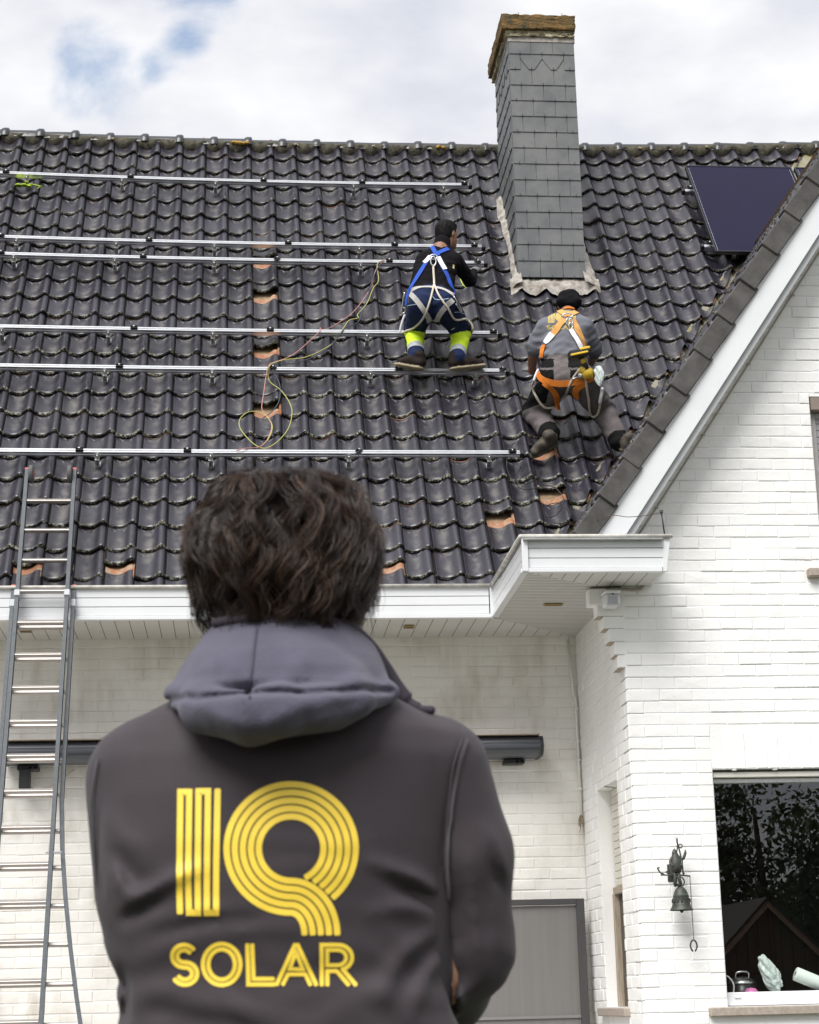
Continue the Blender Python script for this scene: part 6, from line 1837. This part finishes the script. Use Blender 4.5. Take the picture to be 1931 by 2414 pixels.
me = j.mesh('jacket', (-.30, 2.02, .90), (.44, 2.52, 1.62), .0052, [JACKET], folds)
jk = tag(place('jacket', me, man), 'dark plum grey softshell jacket')
bvj = bvh_of(jk)
# armhole seams, stitched
b = MB()
strap(b, bvj, [(x * K, y * K) for x, y in [(980, 1558), (962, 1610), (952, 1680), (946, 1750), (943, 1830), (944, 1890)]], .004, SEAM, .0012, 8, .0012)
b.build('seam', jk); b = MB()
strap(b, bvj, [(x * K, y * K) for x, y in [(968, 1560), (950, 1612), (940, 1682), (934, 1752), (931, 1830)]], .0014, SEAM, .0008, 8, .0010)
b.build('seam', jk); b = MB()
strap(b, bvj, [(x * K, y * K) for x, y in [(212, 1600), (200, 1680), (200, 1760), (208, 1860)]], .004, SEAM, .0012, 8, .0012)
b.build('seam', jk)

# the big yellow print -----------------------------------------------------------
def arc(cx, cy, rx, ry, a0, a1, n):
    return [(cx + rx * math.cos(math.radians(a)), cy + ry * math.sin(math.radians(a))) for a in np.linspace(a0, a1, n)]
def offset(pts, d):
    P = np.array(pts, float); T = np.gradient(P, axis=0); T /= np.linalg.norm(T, axis=1)[:, None]
    return (P + np.stack([-T[:, 1], T[:, 0]], 1) * d).tolist()
STROKES = []     # (points, width, closed)
I_ = [[(155, 1215), (150, 940), (158, 232)], [(230, 232), (220, 940), (228, 1213)], [(305, 1213), (297, 940), (305, 228)], [(382, 226), (372, 900), (372, 1213)], [(447, 1213), (448, 850), (460, 216)]]
STROKES.append(([(155, 1215), (150, 940), (158, 232), (230, 232), (220, 940), (228, 1213), (300, 1213), (297, 940), (305, 228), (382, 226), (372, 900), (372, 1213), (447, 1213), (448, 850), (460, 216)], 50, False))
for k, r in enumerate((521, 456, 391, 326, 262)):
    e = (49.5, 50.5, 51.5, 55.0, 63.0)[k]
    ring = arc(1057, 692, r * 1.005, r, e, -270, 64)
    ex = 1165 + (1430 - 1165) * k / 4
    tail = arc(1055, 1387, ex - 1055, 1387 - 692 - r, -90, 0, 22)[1:]
    STROKES.append((ring + tail, 51, False))
s_mid = arc(188, 1566, 76, 71, -33, -270, 22) + arc(196, 1708, 78, 71, -90, 152, 22)[1:]
for d in (21, -21): STROKES.append((offset(s_mid, d), 34, False))
STROKES.append((arc(493, 1634, 152, 168, 0, 360, 40), 34, True)); STROKES.append((arc(493, 1634, 108, 124, 0, 360, 34), 34, True))
STROKES += [([(701, 1470), (706, 1640), (710, 1797), (922, 1797)], 34, False), ([(741, 1470), (747, 1620), (752, 1752), (915, 1752)], 33, False)]
STROKES += [([(938, 1800), (1086, 1477), (1111, 1477), (1262, 1803)], 34, False), ([(1096, 1532), (1046, 1670), (1152, 1674), (1096, 1532)], 31, True), ([(988, 1800), (1032, 1714), (1172, 1714), (1214, 1803)], 32, False)]
STROKES += [([(1306, 1805), (1304, 1475), (1440, 1475)] + arc(1440, 1577, 112, 102, -75, 70, 12) + [(1484, 1684), (1583, 1803)], 34, False),
            ([(1350, 1516), (1436, 1516)] + arc(1436, 1578, 68, 62, -75, 75, 9) + [(1436, 1640), (1350, 1640), (1350, 1516)], 32, True), ([(1351, 1805), (1350, 1688), (1428, 1688), (1524, 1803)], 33, False)]
def resample(P, step):
    out = [P[0]]
    for a, b in zip(P[:-1], P[1:]):
        n = max(1, int(math.hypot(b[0] - a[0], b[1] - a[1]) / step))
        out += [(a[0] + (b[0] - a[0]) * t / n, a[1] + (b[1] - a[1]) * t / n) for t in range(1, n + 1)]
    return out
def printed(name, bvh, fmap, parent, m, lift=.0008, step=14, wk=1.0, only=None):
    mb = MB()
    for (pts, w, closed) in STROKES:
        w = w * wk
        P = np.array(resample([tuple(p) for p in pts], step), float)
        # mitred offsets
        n = len(P); L = []; Rr = []
        for i in range(n):
            a = P[i - 1] if i else (P[-2] if closed else P[i] - (P[1] - P[0])); c = P[i + 1] if i < n - 1 else (P[1] if closed else P[i] + (P[i] - P[i - 1]))
            t0 = (P[i] - a) / (np.linalg.norm(P[i] - a) + 1e-9); t1 = (c - P[i]) / (np.linalg.norm(c - P[i]) + 1e-9)
            n0 = np.array([-t0[1], t0[0]]); n1 = np.array([-t1[1], t1[0]]); mm = n0 + n1; mm /= np.linalg.norm(mm) + 1e-9
            k = 1 / max(.5, mm @ n0); L.append(P[i] + mm * w / 2 * k); Rr.append(P[i] - mm * w / 2 * k)
        V = []; ok = []
        for i in range(n):
            for q in (L[i], P[i], Rr[i]):
                h = cast(bvh, *fmap(*q), lift); ok.append(h is not None)
                V.append(h[0] if h is not None else np.zeros(3))
        F = []
        for i in range(n - 1):
            for c in (0, 1):
                q = (i * 3 + c, i * 3 + c + 1, i * 3 + c + 4, i * 3 + c + 3)
                if all(ok[x] for x in q) and max(np.linalg.norm(V[q[0]] - V[q[2]]), np.linalg.norm(V[q[1]] - V[q[3]])) < .06: F.append(q)
        if not closed:
            for i in (0, n - 1):      # rounded ends
                c = P[i]; t = (P[0] - P[1]) if i == 0 else (P[-1] - P[-2]); a0 = math.atan2(t[1], t[0])
                base = len(V); ring = [c + w * .5 * np.array([math.cos(a0 + a), math.sin(a0 + a)]) * np.array([1, 1]) for a in np.linspace(-math.pi / 2, math.pi / 2, 5)]
                ring = [c + (q - c) * (.35 if 0 < k < 4 else 1) if False else c + (q - c) for k, q in enumerate(ring)]
                hs = [cast(bvh, *fmap(*q), lift) for q in [c] + [c + (q - c) - t / (np.linalg.norm(t) + 1e-9) * max(0, ((q - c) @ t) / (np.linalg.norm(t) + 1e-9) - w * .22) for q in ring]]
                if all(h is not None for h in hs):
                    V += [h[0] for h in hs]; F += [(base, base + k, base + k + 1) for k in range(1, 5)]
        mb.add(V, F, m, True)
    return mb.build(name, parent, fix=False)
printed('print', bvj, lambda x, y: (380 + x * .28986, 1800 + y * .28986), jk, YELLOW)
# the same print, worn on the grey t-shirt on the roof (straps run over it)
def fm2(x, y):
    zx = 408 + (x - 70) * (752 - 408) / 1530.0; zy = 268 + (y - 140) * (498 - 268) / 1680.0
    return (1210 + (zx - (zy - 268) * .06 + 8) * .19476, 680 + zy * .19476)
printed('print', bv, fm2, w2, mat('faded yellow print', (.62, .47, .13), .8), .002, 40, .92)

# hood -----------------------------------------------------------------------------
h = Field()
h.loft([row(1306, 452, 742, 2.215, .070), row(1330, 432, 762, 2.212, .086), row(1365, 408, 792, 2.207, .098), row(1400, 385, 806, 2.200, .112), row(1440, 364, 818, 2.192, .122), row(1470, 356, 826, 2.186, .124), row(1500, 388, 800, 2.186, .112)], 0, .01, 2.1)
roll = [(364, 1468, 2.150, .011), (418, 1489, 2.094, .016), (468, 1497, 2.066, .020), (518, 1503, 2.052, .026), (590, 1498, 2.050, .024), (670, 1488, 2.060, .020), (750, 1476, 2.082, .016), (822, 1460, 2.145, .011)]
for a, c in zip(roll[:-1], roll[1:]): h.limb(A(*a[:3]), A(*c[:3]), a[3], c[3], 0, .018)
bag = [(520, 1520, 2.085, .024), (545, 1528, 2.088, .020)]
h.limb(A(430, 1505, 2.09), A(528, 1536, 2.078), .020, .014, 0, .02); h.limb(A(528, 1536, 2.078), A(700, 1502, 2.09), .014, .020, 0, .02)
def hoodf(P, D):
    D = D.copy()
    X, Y, Z = P.T; m = Y < 2.2
    for pts, hh, w in HF:
        best = np.full(len(P), 9.0)
        for i in range(len(pts) - 1):
            a, b2 = pts[i], pts[i + 1]; ba = b2 - a; Q = P[:, [0, 2]]; t = np.clip(((Q - a) @ ba) / (ba @ ba), 0, 1)
            best = np.minimum(best, np.linalg.norm(Q - a - t[:, None] * ba, axis=1))
        D -= np.where(m, hh * np.exp(-(best / w) ** 2), 0)
    return D
HF = [([np.array((p[0], p[2])) for p in [A(x, y, 2.10) for x, y in pts]], hh, w) for pts, hh, w in (
    ([(352, 1462), (420, 1482), (500, 1480), (560, 1478), (660, 1476), (760, 1462), (826, 1446)], -.0072, .0040),
    ([(541, 1325), (534, 1380), (528, 1440), (526, 1476)], -.0022, .0030), ([(536, 1325), (529, 1380), (523, 1440)], .0016, .0035),
    ([(508, 1485), (514, 1520), (524, 1556)], .0022, .0035), ([(517, 1485), (523, 1520), (531, 1556)], -.0015, .0028),
    ([(600, 1360), (680, 1390), (760, 1420)], .004, .020), ([(440, 1380), (420, 1430), (390, 1455)], .004, .016), ([(470, 1420), (500, 1450), (515, 1470)], -.003, .010), ([(700, 1345), (760, 1390), (800, 1430)], -.004, .010), ([(560, 1468), (610, 1440), (640, 1400)], .0035, .012), ([(700, 1470), (740, 1440), (750, 1400)], .003, .012), ([(430, 1478), (450, 1440), (445, 1400)], .0035, .011),
    ([(420, 1500), (470, 1530), (520, 1550)], .003, .008), ([(640, 1500), (600, 1525), (560, 1545)], .003, .009), ([(750, 1490), (690, 1512), (640, 1530)], -.002, .006))]
me = h.mesh('hood', (-.20, 2.00, 1.40), (.33, 2.33, 1.66), .0033, [HOODM], hoodf)
hood = tag(place('hood', me, man), 'grey blue fleece hood folded on the back')
bvh_h = bvh_of(hood)
b = MB()
strap(b, bvh_h, [(x * K, y * K) for x, y in [(541, 1322), (534, 1380), (528, 1440), (526, 1472)]], .0022, mat('dark seam', (.05, .047, .065), .9), .0006, 8, -.0012)
b.build('seam', hood)
# standing collar behind the hood, its corner sticking out on the right
b = MB()
pts = [A(640, 1302, 2.15), A(715, 1318, 2.165), A(768, 1358, 2.185), A(805, 1408, 2.20), A(832, 1450, 2.205), A(858, 1480, 2.205), A(885, 1494, 2.20), A(914, 1496, 2.19)]
b.tube(catmull(pts, 6), [.012] * 6 + [.012] * 24 + [.008] * 6 + [.0055] * 6 + [.004], COLLAR, 10)
b.build('collar', man)
b = MB()
b.tube(catmull([A(452, 1312, 2.165), A(500, 1305, 2.142), A(590, 1306, 2.132), A(680, 1306, 2.140), A(735, 1320, 2.165)], 6), .006, COLLAR, 8)
b.build('collar', man)

# curly hair -------------------------------------------------------------------------
def hair():
    g = np.random.default_rng(11)
    cen = A(597, 1158, YM - .005)
    ux = .1185; uz = .1260; uy = .112
    V = []; F = []; T = []
    # dark under-layer
    cap = Field(); cap.ell(cen + np.array([0, .008, .004]), (.096, .094, .092), 0, .02); cap.ell(cen + np.array([.0, -.006, -.045]), (.092, .080, .050), 0, .03)
    me0 = cap.mesh('hair', cen - .16, cen + .16, .006, [mat('dark hair roots', (.010, .006, .005), .95, spec=.1)])
    a = me0.attributes.new('tone', 'FLOAT', 'POINT'); a.data.foreach_set('value', np.zeros(len(me0.vertices)))
    nv = 0
    nl = 430
    for L in range(nl):
        # root on the skull, mostly where the camera can see it
        while True:
            d = g.normal(size=3); d /= np.linalg.norm(d)
            if d[2] > -.72 and d[1] < .80: break
        pos = d * np.array([.084, .088, .086 if d[2] > 0 else .100])
        # travel: out, then down along an outer shell
        steps = 22
        length = g.uniform(.10, .17) if d[2] > .4 else g.uniform(.08, .14) if d[2] > -.2 else g.uniform(.06, .10)
        ds = length / steps
        # direction of growth: away from the crown whorl
        crown = np.array([.02, -.25, .95]); tang = d * (crown @ d) - crown; tang /= np.linalg.norm(tang) + 1e-6
        cur = g.uniform(58, 92) * (1 if math.sin(31 * pos[0] + 24 * pos[2] + 2 * math.sin(40 * pos[1])) > -.25 else -1); amp = g.uniform(.6, 1.25)
        ph = 2.2 * math.sin(38 * pos[0] + 1) + 2.2 * math.sin(33 * pos[2] + 12 * pos[0]) + g.normal(0, .5)
        sw = np.cross(d, tang)
        path = [pos.copy()]; dirv = d * .9 + tang * .6
        shell = g.uniform(.90, 1.01)
        for s in range(steps):
            t = s / steps
            az = np.array([ux, uy, uz if path[-1][2] > 0 else .160]); nd = path[-1] / az; rr = np.linalg.norm(nd); nrm = nd / az; nrm /= np.linalg.norm(nrm)
            tg = np.array([0, 0, -1.0]) * (.45 + .5 * t) + tang * (1 - t) * .8; tg -= nrm * (tg @ nrm)
            tg /= np.linalg.norm(tg) + 1e-6
            sd = np.cross(nrm, tg)
            ang = ph + cur * t * length
            v = tg + sd * amp * math.cos(ang) + nrm * (amp * .38 * math.sin(ang) + (shell - rr) * 3.2 * (1 if rr < shell else 1.6))
            v /= np.linalg.norm(v)
            dirv = dirv * .45 + v * .55
            path.append(path[-1] + dirv / np.linalg.norm(dirv) * ds)
        path = np.array(path)
        tone_l = np.clip(g.normal(.42, .13), 0, .95)
        wid = g.uniform(.0055, .0105)
        ns = int(g.integers(20, 34))
        # local frame of the lock
        tt = np.gradient(path, axis=0); tt /= np.linalg.norm(tt, axis=1)[:, None]
        ref = np.cross(tt, path / np.linalg.norm(path, axis=1)[:, None]); ref /= np.linalg.norm(ref, axis=1)[:, None] + 1e-9
        ref2 = np.cross(tt, ref)
        u = np.linspace(0, 1, len(path))
        prof = np.interp(u, [0, .25, .7, 1], [1.15, 1.0, .9, .62])
        for k in range(ns):
            a, rr = g.uniform(0, 6.28), math.sqrt(g.uniform(0, 1)) * wid
            tw = a + u * g.uniform(-1.2, 1.2)
            fl = g.normal(0, .0015, 3)
            P = path + (ref * np.cos(tw)[:, None] + ref2 * np.sin(tw)[:, None] * .6) * (rr * prof)[:, None] + fl * (u ** 2)[:, None] * 2.5
            if g.random() < .12: P = P + g.normal(0, .008, 3) * (u ** 1.5)[:, None]
            cut = len(P) if g.random() < .4 else int(g.integers(12, len(P)))
            P = P[:cut]; n = len(P)
            th = g.uniform(.00032, .00060)
            R1, R2 = ref[:n], ref2[:n]
            w = (th * np.interp(np.linspace(0, 1, n), [0, .8, 1], [1, .8, .2]))[:, None]
            ring = np.stack([P + R1 * w, P - R1 * w * .5 + R2 * w * .87, P - R1 * w * .5 - R2 * w * .87], 1) + cen
            V.append(ring.reshape(-1, 3))
            i = np.arange(n - 1)[:, None] * 3 + np.arange(3)[None, :]
            i2 = np.arange(n - 1)[:, None] * 3 + (np.arange(3)[None, :] + 1) % 3
            F.append((np.stack([i, i2, i2 + 3, i + 3], -1).reshape(-1, 4) + nv)); nv += 3 * n
            T.append(np.full(3 * n, np.clip(tone_l + g.normal(0, .17), 0, 1)) * np.repeat(np.linspace(.75, 1.1, n), 3))
    V = np.concatenate(V); F = np.concatenate(F); T = np.concatenate(T)
    me = bpy.data.meshes.new('hair')
    me.vertices.add(len(V)); me.vertices.foreach_set('co', V.ravel())
    me.loops.add(F.size); me.loops.foreach_set('vertex_index', F.ravel().astype(np.int32))
    me.polygons.add(len(F)); me.polygons.foreach_set('loop_start', np.arange(0, F.size, 4, dtype=np.int32))
    me.update(calc_edges=True)
    me.polygons.foreach_set('use_smooth', [True] * len(F))
    a = me.attributes.new('tone', 'FLOAT', 'POINT'); a.data.foreach_set('value', T)
    me.materials.append(HAIRM)
    o = place('hair', me, man); o['label'] = 'dark brown curly hair'
    place('hair_base', me0, man)
hair()
